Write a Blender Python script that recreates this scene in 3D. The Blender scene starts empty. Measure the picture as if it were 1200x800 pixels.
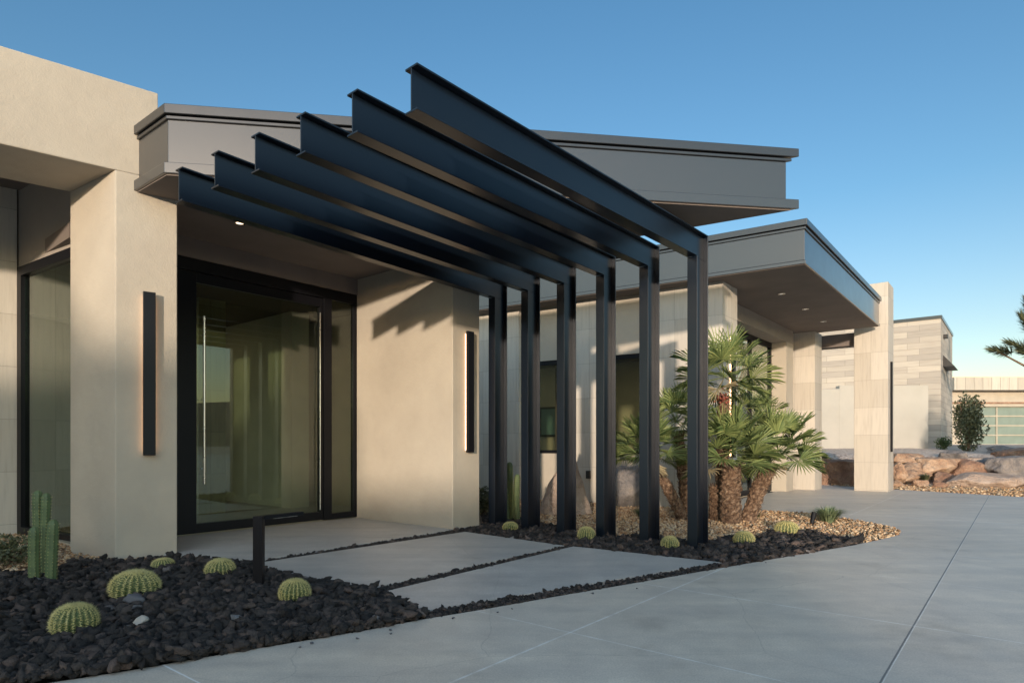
import bpy, bmesh, math, random
import numpy as np
from mathutils import Vector, Matrix, noise
random.seed(7); rng = np.random.default_rng(7)
S = bpy.context.scene
COL = S.collection
F, HZ, EYE = 727.0, 520.0, 1.2
A = np.array([.633, .774]); B = np.array([-.775, .632])      # the two main axes of the house
Cd = np.array([.791, .6115]); D = np.array([-.839, .545])    # axes of the rotated left wing
def G(px, py, z=0.0):
    y = F*(EYE-z)/(py-HZ); return np.array([(px-600)/F*y, y])
def col_on(px, P, d):                                        # where a line in plan crosses a sight column
    r = (px-600)/F; t = (r*P[1]-P[0])/(d[0]-r*d[1]); return np.array(P)+t*np.array(d)

# ------------------------------------------------------------------ materials
def mat(name):
    m = bpy.data.materials.new(name); m.use_nodes = True
    nt = m.node_tree; b = nt.nodes['Principled BSDF']; return m, nt, b
def N(nt, t, **kw):
    n = nt.nodes.new(t)
    for k, v in kw.items():
        if k in n.inputs: n.inputs[k].default_value = v
        else: setattr(n, k, v)
    return n
def L(nt, a, b): nt.links.new(a, b)
def ramp(nt, fac, stops):
    r = nt.nodes.new('ShaderNodeValToRGB'); e = r.color_ramp.elements
    while len(e) < len(stops): e.new(.5)
    for i, (p, c) in enumerate(stops):
        e[i].position = p; e[i].color = (*c, 1) if len(c) == 3 else c
    L(nt, fac, r.inputs[0]); return r
def coords(nt, kind='Object'):
    return nt.nodes.new('ShaderNodeTexCoord').outputs[kind]
def noise_n(nt, vec, scale, detail=4, rough=.55):
    n = N(nt, 'ShaderNodeTexNoise'); n.inputs['Scale'].default_value = scale
    n.inputs['Detail'].default_value = detail; n.inputs['Roughness'].default_value = rough
    L(nt, vec, n.inputs['Vector']); return n
def bump(nt, b, h, strength=.3, dist=.01, prev=None):
    n = N(nt, 'ShaderNodeBump'); n.inputs['Strength'].default_value = strength; n.inputs['Distance'].default_value = dist
    L(nt, h, n.inputs['Height'])
    if prev: L(nt, prev.outputs[0], n.inputs['Normal'])
    L(nt, n.outputs[0], b.inputs['Normal']); return n

def stucco(name, c1, c2):
    m, nt, b = mat(name); v = coords(nt)
    n = noise_n(nt, v, 1.3, 6, .6); r = ramp(nt, n.outputs[0], [(.3, c1), (.7, c2)])
    L(nt, r.outputs[0], b.inputs['Base Color']); b.inputs['Roughness'].default_value = .9
    f = noise_n(nt, v, 55, 5, .65); g = noise_n(nt, v, 9, 3, .5)
    p = bump(nt, b, g.outputs[0], .25, .02); bump(nt, b, f.outputs[0], .45, .006, p)
    return m
M = {}
M['stucco'] = stucco('stucco', (.36, .315, .255), (.425, .375, .305))
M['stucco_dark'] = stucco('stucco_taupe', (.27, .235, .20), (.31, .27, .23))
M['garden_stucco'] = stucco('garden_stucco', (.36, .34, .295), (.40, .375, .33))

def tile_mat(name, axis, org, w, h, pal, run=0.0, z0=0.0, joint=.003, vein=(22, 1.5)):
    """stone cladding: cells along a plan axis and z; colour varies per tile"""
    m, nt, b = mat(name)
    geo = N(nt, 'ShaderNodeNewGeometry')
    dv = N(nt, 'ShaderNodeVectorMath', operation='SUBTRACT'); L(nt, geo.outputs['Position'], dv.inputs[0]); dv.inputs[1].default_value = (org[0], org[1], z0)
    # choose whichever of the two plan axes the face runs along
    nx = N(nt, 'ShaderNodeVectorMath', operation='DOT_PRODUCT'); L(nt, geo.outputs['True Normal'], nx.inputs[0]); nx.inputs[1].default_value = (axis[0], axis[1], 0)
    ab = N(nt, 'ShaderNodeMath', operation='ABSOLUTE'); L(nt, nx.outputs['Value'], ab.inputs[0])
    gt = N(nt, 'ShaderNodeMath', operation='GREATER_THAN'); L(nt, ab.outputs[0], gt.inputs[0]); gt.inputs[1].default_value = .75
    u1 = N(nt, 'ShaderNodeVectorMath', operation='DOT_PRODUCT'); L(nt, dv.outputs[0], u1.inputs[0]); u1.inputs[1].default_value = (axis[0], axis[1], 0)
    u2 = N(nt, 'ShaderNodeVectorMath', operation='DOT_PRODUCT'); L(nt, dv.outputs[0], u2.inputs[0]); u2.inputs[1].default_value = (-axis[1], axis[0], 0)
    mx = N(nt, 'ShaderNodeMix'); mx.data_type = 'FLOAT'; L(nt, gt.outputs[0], mx.inputs[0]); L(nt, u1.outputs['Value'], mx.inputs[2]); L(nt, u2.outputs['Value'], mx.inputs[3])
    sz = N(nt, 'ShaderNodeSeparateXYZ'); L(nt, dv.outputs[0], sz.inputs[0])
    cmb = N(nt, 'ShaderNodeCombineXYZ'); L(nt, mx.outputs[0], cmb.inputs[0]); L(nt, sz.outputs[2], cmb.inputs[1])
    br = N(nt, 'ShaderNodeTexBrick'); L(nt, cmb.outputs[0], br.inputs['Vector'])
    br.offset = run; br.inputs['Scale'].default_value = 1; br.inputs['Mortar Size'].default_value = joint
    br.inputs['Brick Width'].default_value = w; br.inputs['Row Height'].default_value = h; br.inputs['Mortar Smooth'].default_value = .2
    br.inputs['Color1'].default_value = (0, 0, 0, 1); br.inputs['Color2'].default_value = (1, 1, 1, 1); br.inputs['Mortar'].default_value = (.5, .5, .5, 1)
    r = ramp(nt, br.outputs['Color'], [(0, pal[0]), (.5, pal[1]), (1, pal[2])])
    mp = N(nt, 'ShaderNodeMapping'); mp.inputs['Scale'].default_value = (vein[0], vein[1], 1); L(nt, cmb.outputs[0], mp.inputs[0])
    vn = noise_n(nt, mp.outputs[0], 1, 5, .6)
    vr = ramp(nt, vn.outputs[0], [(.25, (.84, .82, .80)), (.5, (1, 1, 1)), (.8, (1.08, 1.06, 1.02))])
    mu = N(nt, 'ShaderNodeMix'); mu.data_type = 'RGBA'; mu.blend_type = 'MULTIPLY'; mu.inputs[0].default_value = 1
    L(nt, r.outputs[0], mu.inputs[6]); L(nt, vr.outputs[0], mu.inputs[7])
    mo = N(nt, 'ShaderNodeMix'); mo.data_type = 'RGBA'; L(nt, br.outputs['Fac'], mo.inputs[0]); L(nt, mu.outputs[2], mo.inputs[6])
    mo.inputs[7].default_value = tuple(x*.62 for x in pal[0])+(1,)
    L(nt, mo.outputs[2], b.inputs['Base Color']); b.inputs['Roughness'].default_value = .75
    inv = N(nt, 'ShaderNodeMath', operation='SUBTRACT'); inv.inputs[0].default_value = 1; L(nt, br.outputs['Fac'], inv.inputs[1])
    p = bump(nt, b, inv.outputs[0], .5, .006); bump(nt, b, vn.outputs[0], .25, .006, p)
    return m
TRAV = [(.42, .38, .325), (.46, .418, .36), (.495, .455, .395)]

def metal(name, c, rough, metallic=0., spec=.5, coat=0., grime=.06):
    m, nt, b = mat(name); v = coords(nt)
    b.inputs['Base Color'].default_value = (*c, 1); b.inputs['Metallic'].default_value = metallic
    b.inputs['Specular IOR Level'].default_value = spec; b.inputs['Coat Weight'].default_value = coat; b.inputs['Coat Roughness'].default_value = .12
    n = noise_n(nt, v, 3, 5, .6)
    mr = N(nt, 'ShaderNodeMapRange'); L(nt, n.outputs[0], mr.inputs[0]); mr.inputs[3].default_value = rough-grime; mr.inputs[4].default_value = rough+grime
    L(nt, mr.outputs[0], b.inputs['Roughness'])
    n2 = noise_n(nt, v, 1.2, 2, .5); bump(nt, b, n2.outputs[0], .05, .01)
    return m
M['black_steel'] = metal('black_steel', (.003, .0065, .013), .31, spec=.38, coat=0, grime=.04)
M['black_steel'].node_tree.nodes['Principled BSDF'].inputs['IOR'].default_value = 1.6
M['frame_black'] = metal('frame_black', (.007, .007, .009), .4, spec=.2)
M['fascia'] = metal('fascia_metal', (.021, .023, .027), .36, metallic=.1, coat=.8)
M['fascia'].node_tree.nodes['Principled BSDF'].inputs['Coat IOR'].default_value = 1.5
M['fascia_cap'] = metal('fascia_cap_metal', (.04, .042, .046), .32, metallic=.6, coat=.4)
M['steel'] = metal('brushed_steel', (.62, .6, .57), .28, metallic=1)
M['dark_box'] = metal('dark_plastic', (.02, .018, .018), .5)

def glass(name, tint, ior=1.6):
    m = bpy.data.materials.new(name); m.use_nodes = True; nt = m.node_tree
    nt.nodes.remove(nt.nodes['Principled BSDF']); out = nt.nodes['Material Output']
    t = N(nt, 'ShaderNodeBsdfTransparent'); t.inputs[0].default_value = (*tint, 1)
    g = N(nt, 'ShaderNodeBsdfGlossy'); g.inputs['Roughness'].default_value = .0; g.inputs[0].default_value = (.9, .97, .93, 1)
    ge = N(nt, 'ShaderNodeNewGeometry'); dp = N(nt, 'ShaderNodeVectorMath', operation='DOT_PRODUCT'); L(nt, ge.outputs['Normal'], dp.inputs[0]); L(nt, ge.outputs['Incoming'], dp.inputs[1])
    ab = N(nt, 'ShaderNodeMath', operation='ABSOLUTE'); L(nt, dp.outputs['Value'], ab.inputs[0])
    om = N(nt, 'ShaderNodeMath', operation='SUBTRACT'); om.inputs[0].default_value = 1; L(nt, ab.outputs[0], om.inputs[1])
    pw = N(nt, 'ShaderNodeMath', operation='POWER'); L(nt, om.outputs[0], pw.inputs[0]); pw.inputs[1].default_value = 5
    f0 = ((ior-1)/(ior+1))**2
    fr = N(nt, 'ShaderNodeMath', operation='MULTIPLY_ADD'); L(nt, pw.outputs[0], fr.inputs[0]); fr.inputs[1].default_value = 1-f0; fr.inputs[2].default_value = f0
    mx = N(nt, 'ShaderNodeMixShader'); L(nt, fr.outputs[0], mx.inputs[0]); L(nt, t.outputs[0], mx.inputs[1]); L(nt, g.outputs[0], mx.inputs[2])
    L(nt, mx.outputs[0], out.inputs[0]); return m
M['glass'] = glass('tinted_glass', (.70, .71, .64), 1.8)
M['mirror_glass'] = glass('reflective_glass', (.45, .52, .45), 2.4)

def emis(name, c, s):
    m, nt, b = mat(name); b.inputs['Base Color'].default_value = (.8, .8, .8, 1)
    b.inputs['Emission Color'].default_value = (*c, 1); b.inputs['Emission Strength'].default_value = s; return m
M['led'] = emis('warm_led', (1, .55, .28), 2.0)
M['lamp_lens'] = emis('lamp_lens', (1, .72, .45), 1.5)
M['hall_lamp'] = emis('hall_lamp', (1, .84, .62), 6)
M['room_lamp'] = emis('room_lamp', (1, .84, .62), 16)  # glow of the fill discs added to brighten the right wing room
M['lamp_off'] = emis('lamp_lens_dim', (1, .8, .6), .15)

def islands(name, stops, rough=.9, bscale=40, bstr=.6, dist=.01, spec=.3):
    m, nt, b = mat(name); v = coords(nt); g = N(nt, 'ShaderNodeNewGeometry')
    r = ramp(nt, g.outputs['Random Per Island'], stops)
    n = noise_n(nt, v, bscale, 4, .65)
    vr = ramp(nt, n.outputs[0], [(.25, (.6, .6, .6)), (.7, (1.15, 1.15, 1.15))])
    mu = N(nt, 'ShaderNodeMix'); mu.data_type = 'RGBA'; mu.blend_type = 'MULTIPLY'; mu.inputs[0].default_value = 1
    L(nt, r.outputs[0], mu.inputs[6]); L(nt, vr.outputs[0], mu.inputs[7]); L(nt, mu.outputs[2], b.inputs['Base Color'])
    b.inputs['Roughness'].default_value = rough; b.inputs['Specular IOR Level'].default_value = spec
    bump(nt, b, n.outputs[0], bstr, dist); return m
M['lava'] = islands('lava_rock', [(0, (.024, .022, .022)), (.5, (.050, .044, .042)), (.85, (.095, .076, .068)), (.99, (.14, .10, .085)), (1, (.30, .30, .30))], bscale=110, bstr=1.0, dist=.02)
M['pebble'] = islands('tan_pebble', [(0, (.20, .115, .065)), (.3, (.40, .24, .13)), (.6, (.56, .38, .22)), (.85, (.64, .49, .33)), (1, (.30, .25, .21))], bscale=60, bstr=.3)
def boulder_mat(name, c1, c2, c3, s=3.0):
    m, nt, b = mat(name); v = coords(nt)
    n = noise_n(nt, v, s, 7, .65); r = ramp(nt, n.outputs[0], [(.3, c1), (.5, c2), (.68, c3)])
    L(nt, r.outputs[0], b.inputs['Base Color']); b.inputs['Roughness'].default_value = .9
    n2 = noise_n(nt, v, s*6, 6, .7); n3 = noise_n(nt, v, s*1.5, 3, .5)
    p = bump(nt, b, n3.outputs[0], .7, .12); bump(nt, b, n2.outputs[0], .9, .05, p); return m
M['rock_tan'] = boulder_mat('sandstone_tan', (.24, .13, .08), (.40, .26, .17), (.52, .38, .27))
M['rock_pink'] = boulder_mat('sandstone_pink', (.31, .22, .165), (.41, .31, .245), (.50, .40, .33))
M['rock_red'] = boulder_mat('sandstone_red', (.17, .09, .06), (.28, .165, .11), (.38, .25, .17))
M['rock_grey'] = boulder_mat('boulder_grey', (.13, .12, .12), (.20, .18, .17), (.30, .26, .23))
def ground_gravel(name, pal, scale):
    m, nt, b = mat(name); v = coords(nt)
    vo = N(nt, 'ShaderNodeTexVoronoi'); vo.inputs['Scale'].default_value = scale; L(nt, v, vo.inputs['Vector'])
    sep = N(nt, 'ShaderNodeSeparateColor'); L(nt, vo.outputs['Color'], sep.inputs[0])
    r = ramp(nt, sep.outputs[0], [(0, pal[0]), (.5, pal[1]), (1, pal[2])]); L(nt, r.outputs[0], b.inputs['Base Color'])
    b.inputs['Roughness'].default_value = .95
    inv = N(nt, 'ShaderNodeMath', operation='SUBTRACT'); inv.inputs[0].default_value = 1; L(nt, vo.outputs['Distance'], inv.inputs[1])
    bump(nt, b, inv.outputs[0], .8, .03); return m
M['terrace'] = ground_gravel('terrace_gravel', [(.28, .21, .17), (.44, .35, .29), (.58, .49, .41)], 14)
M['soil'] = ground_gravel('bed_soil', [(.03, .028, .028), (.04, .036, .035), (.06, .05, .045)], 30)
M['soil_tan'] = ground_gravel('bed_soil_tan', [(.20, .13, .09), (.32, .22, .15), (.44, .32, .22)], 40)
def leaf(name, c1, c2, scale=8, trans=.25, rough=.5):
    m, nt, b = mat(name); v = coords(nt); g = N(nt, 'ShaderNodeNewGeometry')
    r = ramp(nt, g.outputs['Random Per Island'], [(0, c1), (1, c2)]); L(nt, r.outputs[0], b.inputs['Base Color'])
    b.inputs['Roughness'].default_value = rough
    b.inputs['Subsurface Weight'].default_value = 0
    out = nt.nodes['Material Output']
    tr = N(nt, 'ShaderNodeBsdfTranslucent'); L(nt, r.outputs[0], tr.inputs[0])
    mx = N(nt, 'ShaderNodeMixShader'); mx.inputs[0].default_value = trans
    L(nt, b.outputs[0], mx.inputs[1]); L(nt, tr.outputs[0], mx.inputs[2]); L(nt, mx.outputs[0], out.inputs[0]); return m
M['palm_leaf'] = leaf('palm_leaf', (.088, .138, .045), (.30, .345, .125))
M['palm_dry'] = leaf('palm_dry_leaf', (.30, .23, .12), (.42, .34, .20), trans=.1)
M['green_leaf'] = leaf('green_leaf', (.05, .085, .03), (.12, .16, .05))
M['olive_leaf'] = leaf('olive_leaf', (.06, .07, .035), (.15, .16, .08))
M['grey_leaf'] = leaf('grey_green_leaf', (.14, .19, .10), (.28, .34, .19))
M['pine_leaf'] = leaf('pine_leaf', (.05, .075, .04), (.17, .17, .09))
def trunkmat():
    m, nt, b = mat('palm_trunk'); v = coords(nt)
    n = noise_n(nt, v, 22, 6, .7); r = ramp(nt, n.outputs[0], [(.34, (.035, .02, .012)), (.5, (.13, .075, .045)), (.66, (.30, .21, .14))])
    L(nt, r.outputs[0], b.inputs['Base Color']); b.inputs['Roughness'].default_value = .95; bump(nt, b, n.outputs[0], .8, .03); return m
M['trunk'] = trunkmat()
def cactmat(name, c1, c2):
    m, nt, b = mat(name); v = coords(nt); n = noise_n(nt, v, 12, 4, .6)
    r = ramp(nt, n.outputs[0], [(.3, c1), (.7, c2)]); L(nt, r.outputs[0], b.inputs['Base Color']); b.inputs['Roughness'].default_value = .6; return m
M['cactus'] = cactmat('cactus_green', (.05, .08, .035), (.10, .14, .055))
M['barrel'] = cactmat('barrel_green', (.055, .085, .03), (.10, .14, .05))
M['spine'] = islands('spine_yellow', [(0, (.58, .50, .18)), (1, (.80, .72, .36))], rough=.6, bstr=.0)

def concrete(name, c1, c2, lines=(), scale=.45):
    m, nt, b = mat(name); v = coords(nt)
    n = noise_n(nt, v, scale, 8, .62); n2 = noise_n(nt, v, 4.5, 6, .7)
    r = ramp(nt, n.outputs[0], [(.28, c1), (.72, c2)])
    r2 = ramp(nt, n2.outputs[0], [(.3, (.86, .86, .87)), (.7, (1.08, 1.075, 1.06))])
    mu = N(nt, 'ShaderNodeMix'); mu.data_type = 'RGBA'; mu.blend_type = 'MULTIPLY'; mu.inputs[0].default_value = 1
    L(nt, r.outputs[0], mu.inputs[6]); L(nt, r2.outputs[0], mu.inputs[7]); cur = mu.outputs[2]
    # streaks of swept dust / salts
    mp = N(nt, 'ShaderNodeMapping'); mp.inputs['Rotation'].default_value = (0, 0, math.radians(10)); mp.inputs['Scale'].default_value = (.5, 3, 1); L(nt, v, mp.inputs[0])
    n4 = noise_n(nt, mp.outputs[0], 1.1, 6, .6); r4 = ramp(nt, n4.outputs[0], [(.4, (.93, .935, .95)), (.66, (1.10, 1.09, 1.07))])
    m4 = N(nt, 'ShaderNodeMix'); m4.data_type = 'RGBA'; m4.blend_type = 'MULTIPLY'; m4.inputs[0].default_value = 1
    L(nt, cur, m4.inputs[6]); L(nt, r4.outputs[0], m4.inputs[7]); cur = m4.outputs[2]
    # stains, faint cracks and sandy grain
    n5 = noise_n(nt, v, .9, 4, .7); r5 = ramp(nt, n5.outputs[0], [(.30, (.86, .85, .84)), (.42, (1, 1, 1)), (1, (1, 1, 1))])
    m5 = N(nt, 'ShaderNodeMix'); m5.data_type = 'RGBA'; m5.blend_type = 'MULTIPLY'; m5.inputs[0].default_value = 1; L(nt, cur, m5.inputs[6]); L(nt, r5.outputs[0], m5.inputs[7]); cur = m5.outputs[2]
    wd_ = noise_n(nt, v, 2.5, 4, .6); wv = N(nt, 'ShaderNodeMix'); wv.data_type = 'VECTOR'; wv.inputs[0].default_value = .12; L(nt, v, wv.inputs[4]); L(nt, wd_.outputs['Color'], wv.inputs[5])
    vc = N(nt, 'ShaderNodeTexVoronoi', feature='DISTANCE_TO_EDGE'); vc.inputs['Scale'].default_value = .55; L(nt, wv.outputs[1], vc.inputs['Vector'])
    cr = N(nt, 'ShaderNodeMapRange'); L(nt, vc.outputs['Distance'], cr.inputs[0]); cr.inputs[1].default_value = .0008; cr.inputs[2].default_value = .002; cr.inputs[3].default_value = .28; cr.inputs[4].default_value = 0
    m6 = N(nt, 'ShaderNodeMix'); m6.data_type = 'RGBA'; L(nt, cr.outputs[0], m6.inputs[0]); L(nt, cur, m6.inputs[6]); m6.inputs[7].default_value = (.2, .19, .18, 1); cur = m6.outputs[2]
    gn = noise_n(nt, v, 90, 2, .8); r7 = ramp(nt, gn.outputs[0], [(.3, (.82, .82, .82)), (.7, (1.14, 1.14, 1.13))])
    m7 = N(nt, 'ShaderNodeMix'); m7.data_type = 'RGBA'; m7.blend_type = 'MULTIPLY'; m7.inputs[0].default_value = 1; L(nt, cur, m7.inputs[6]); L(nt, r7.outputs[0], m7.inputs[7]); cur = m7.outputs[2]
    ht = None
    wob = noise_n(nt, v, 25, 3, .6)
    for (p, q, w, colr, fac) in lines:
        d = (q-p)/np.linalg.norm(q-p); nn = np.array([-d[1], d[0]])
        dt = N(nt, 'ShaderNodeVectorMath', operation='DOT_PRODUCT'); L(nt, v, dt.inputs[0]); dt.inputs[1].default_value = (nn[0], nn[1], 0)
        su = N(nt, 'ShaderNodeMath', operation='SUBTRACT'); L(nt, dt.outputs['Value'], su.inputs[0]); su.inputs[1].default_value = float(nn@p)
        wa = N(nt, 'ShaderNodeMath', operation='MULTIPLY_ADD'); L(nt, wob.outputs[0], wa.inputs[0]); wa.inputs[1].default_value = .004; L(nt, su.outputs[0], wa.inputs[2])
        a_ = N(nt, 'ShaderNodeMath', operation='ABSOLUTE'); L(nt, wa.outputs[0], a_.inputs[0])
        mr = N(nt, 'ShaderNodeMapRange'); L(nt, a_.outputs[0], mr.inputs[0]); mr.inputs[1].default_value = w*.5; mr.inputs[2].default_value = w; mr.inputs[3].default_value = fac; mr.inputs[4].default_value = 0
        f_ = mr.outputs[0]
        if fac < .95:
            brk = N(nt, 'ShaderNodeMath', operation='MULTIPLY'); L(nt, f_, brk.inputs[0])
            rr = ramp(nt, n2.outputs[0], [(.35, (.2, .2, .2)), (.6, (1, 1, 1))]); L(nt, rr.outputs[0], brk.inputs[1]); f_ = brk.outputs[0]
        mo = N(nt, 'ShaderNodeMix'); mo.data_type = 'RGBA'; L(nt, f_, mo.inputs[0]); L(nt, cur, mo.inputs[6]); mo.inputs[7].default_value = (*colr, 1); cur = mo.outputs[2]
    L(nt, cur, b.inputs['Base Color'])
    rg = N(nt, 'ShaderNodeMapRange'); L(nt, n2.outputs[0], rg.inputs[0]); rg.inputs[3].default_value = .38; rg.inputs[4].default_value = .6; L(nt, rg.outputs[0], b.inputs['Roughness'])
    f = noise_n(nt, v, 120, 3, .6); bump(nt, b, f.outputs[0], .12, .003); return m
DK, LT = (.10, .10, .10), (.72, .71, .69)
def aline(c): p = np.array([.774*c, -.633*c]); return p, p+A
def bline(a): p = np.array([.633*a, .774*a]); return p, p+B
M['driveway'] = concrete('driveway_concrete', (.475, .42, .36), (.61, .545, .47), [
    (*aline(-.545), .0065, (.12, .12, .12), 1), (*aline(-.535), .003, LT, .9), (*aline(-2.22), .010, LT, .8),
    (*bline(3.30), .008, LT, .8), (*bline(4.85), .009, LT, .8), (*bline(11.95), .022, LT, .8), (*bline(6.5), .008, LT, .5), (*bline(8.2), .010, LT, .5),
    (G(195, 780), G(235, 800), .007, LT, .95), (*bline(15.2), .02, LT, .5), (*aline(3.0), .006, LT, .4)])
M['slab'] = concrete('slab_concrete', (.36, .34, .32), (.46, .435, .41), scale=.8)
def plainmat(name, c, rough=.8):
    m, nt, b = mat(name); v = coords(nt); n = noise_n(nt, v, 2, 4, .5)
    r = ramp(nt, n.outputs[0], [(.3, tuple(x*.88 for x in c)), (.7, tuple(min(1, x*1.08) for x in c))]); L(nt, r.outputs[0], b.inputs['Base Color'])
    b.inputs['Roughness'].default_value = rough; return m
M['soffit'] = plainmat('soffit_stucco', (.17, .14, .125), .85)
M['inner_wall'] = plainmat('interior_plaster', (.60, .57, .42))
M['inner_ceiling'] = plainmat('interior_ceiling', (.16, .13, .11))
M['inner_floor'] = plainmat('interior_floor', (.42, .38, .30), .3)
M['teal'] = plainmat('teal_panel', (.16, .30, .28), .4)
M['frost'] = plainmat('frosted_pane', (.17, .215, .185), .35)
M['alu'] = plainmat('pale_aluminium', (.36, .32, .25), .5)
M['hill'] = plainmat('desert_hill', (.16, .13, .10), .95)
M['beige_trim'] = plainmat('beige_trim', (.60, .50, .35))

# ------------------------------------------------------------------ object helpers
def tag(o, label=None, cat=None, group=None, kind=None):
    if label: o['label'] = label
    if cat: o['category'] = cat
    if group: o['group'] = group
    if kind: o['kind'] = kind
    return o
def empty(name, loc=(0, 0, 0), label=None, cat=None, group=None):
    o = bpy.data.objects.new(name, None); COL.objects.link(o); o.location = loc; o.empty_display_size = .1
    return tag(o, label, cat, group)
def wloc(o):
    v = Vector((0, 0, 0))
    while o: v += Vector(o.location); o = o.parent
    return v
def link(name, me, m, parent=None, bevel=0, smooth=False):
    """mesh vertices are given in world space; parents carry only a translation"""
    if m: me.materials.append(m)
    o = bpy.data.objects.new(name, me); COL.objects.link(o)
    if parent:
        me.transform(Matrix.Translation(-wloc(parent))); o.parent = parent
    else:
        co = np.empty(len(me.vertices)*3); me.vertices.foreach_get('co', co); co = co.reshape(-1, 3)
        c = Vector(((co[:, 0].min()+co[:, 0].max())/2, (co[:, 1].min()+co[:, 1].max())/2, co[:, 2].min()))
        me.transform(Matrix.Translation(-c)); o.location = c
    if smooth:
        me.polygons.foreach_set('use_smooth', [True]*len(me.polygons))
    if bevel:
        bv = o.modifiers.new('bevel', 'BEVEL'); bv.width = bevel; bv.segments = 2; bv.limit_method = 'ANGLE'; bv.angle_limit = math.radians(40)
    return o
def prism_bm(bm, pts, z0, z1):
    n = len(pts); ar = sum(pts[i][0]*pts[(i+1) % n][1]-pts[(i+1) % n][0]*pts[i][1] for i in range(n))
    if ar < 0: pts = pts[::-1]
    lo = [bm.verts.new((p[0], p[1], z0)) for p in pts]; hi = [bm.verts.new((p[0], p[1], z1)) for p in pts]
    bm.faces.new(lo[::-1]); bm.faces.new(hi)
    for i in range(n): bm.faces.new((lo[i], lo[(i+1) % n], hi[(i+1) % n], hi[i]))
def done(name, bm, m, parent=None, bevel=0, smooth=False):
    me = bpy.data.meshes.new(name); bm.normal_update(); bm.to_mesh(me); bm.free(); return link(name, me, m, parent, bevel, smooth)
def prism(name, pts, z0, z1, m, parent=None, bevel=0.0):
    bm = bmesh.new(); prism_bm(bm, [tuple(p) for p in pts], z0, z1); return done(name, bm, m, parent, bevel)
def prisms(name, lst, m, parent=None, bevel=0.0):
    bm = bmesh.new()
    for pts, z0, z1 in lst: prism_bm(bm, [tuple(p) for p in pts], z0, z1)
    return done(name, bm, m, parent, bevel)
def quad(P, d, l, n, w):                                   # plan rectangle from P: l along d, w along n
    P = np.array(P); d = np.array(d); n = np.array(n); return [P, P+d*l, P+d*l+n*w, P+n*w]
def offset(pts, e):                                        # grow (e>0) a convex plan polygon
    pts = [np.array(p, float) for p in pts]; n = len(pts)
    ar = sum(pts[i][0]*pts[(i+1) % n][1]-pts[(i+1) % n][0]*pts[i][1] for i in range(n))
    if ar < 0: pts = pts[::-1]
    out = []
    for i in range(n):
        a, b, c = pts[i-1], pts[i], pts[(i+1) % n]
        d1 = (b-a)/np.linalg.norm(b-a); d2 = (c-b)/np.linalg.norm(c-b)
        n1 = np.array([d1[1], -d1[0]]); n2 = np.array([d2[1], -d2[0]])
        k = (n1+n2); out.append(b+k*e/(1+n1@n2))
    return out
def tube(bm, p, q, r0, r1, seg=8, cap=True):
    p = Vector(p); q = Vector(q); d = (q-p).normalized(); u = d.orthogonal().normalized(); v = d.cross(u)
    a = [bm.verts.new(p+(u*math.cos(2*math.pi*i/seg)+v*math.sin(2*math.pi*i/seg))*r0) for i in range(seg)]
    b = [bm.verts.new(q+(u*math.cos(2*math.pi*i/seg)+v*math.sin(2*math.pi*i/seg))*r1) for i in range(seg)]
    for i in range(seg): bm.faces.new((a[i], a[(i+1) % seg], b[(i+1) % seg], b[i]))
    if cap: bm.faces.new(a[::-1]); bm.faces.new(b)
def tri_mesh(name, V, T):
    me = bpy.data.meshes.new(name); V = np.asarray(V, np.float32); T = np.asarray(T, np.int32)
    me.vertices.add(len(V)); me.vertices.foreach_set('co', V.ravel())
    me.loops.add(T.size); me.loops.foreach_set('vertex_index', T.ravel())
    me.polygons.add(len(T)); me.polygons.foreach_set('loop_start', np.arange(0, T.size, 3, dtype=np.int32))
    me.update(calc_edges=True); me.validate(); return me
def ico(sub):
    bm = bmesh.new(); bmesh.ops.create_icosphere(bm, subdivisions=sub, radius=1)
    V = np.array([v.co[:] for v in bm.verts]); T = np.array([[v.index for v in f.verts] for f in bm.faces]); bm.free(); return V, T
def cut_rock(V, k, seed, dmin=.62, dmax=1.0, rough=.05):
    r = np.random.default_rng(seed); n = r.normal(size=(k, 3)); n /= np.linalg.norm(n, axis=1)[:, None]; d = r.uniform(dmin, dmax, k)
    dot = V@n.T; rad = np.where(dot > 1e-3, d/np.maximum(dot, 1e-3), 9).min(axis=1); rad = np.minimum(rad, 1.25)
    out = V*rad[:, None]
    if rough:
        out = out*(1+rough*np.array([noise.noise(Vector(v)*2.3+Vector((seed, 0, 0))) + .5*noise.noise(Vector(v)*5.7+Vector((0, seed, 0))) for v in V])[:, None])
    return out
def in_poly(P, poly):
    x, y = P[:, 0], P[:, 1]; c = np.zeros(len(P), bool); n = len(poly)
    for i in range(n):
        x1, y1 = poly[i]; x2, y2 = poly[(i+1) % n]
        k = ((y1 > y) != (y2 > y)) & (x < (x2-x1)*(y-y1)/(y2-y1+1e-12)+x1); c ^= k
    return c
def rotmats(n):
    q = rng.normal(size=(n, 4)); q /= np.linalg.norm(q, axis=1)[:, None]; w, x, y, z = q.T
    return np.stack([np.stack([1-2*(y*y+z*z), 2*(x*y-z*w), 2*(x*z+y*w)], 1), np.stack([2*(x*y+z*w), 1-2*(x*x+z*z), 2*(y*z-x*w)], 1), np.stack([2*(x*z-y*w), 2*(y*z+x*w), 1-2*(x*x+y*y)], 1)], 1)
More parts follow.
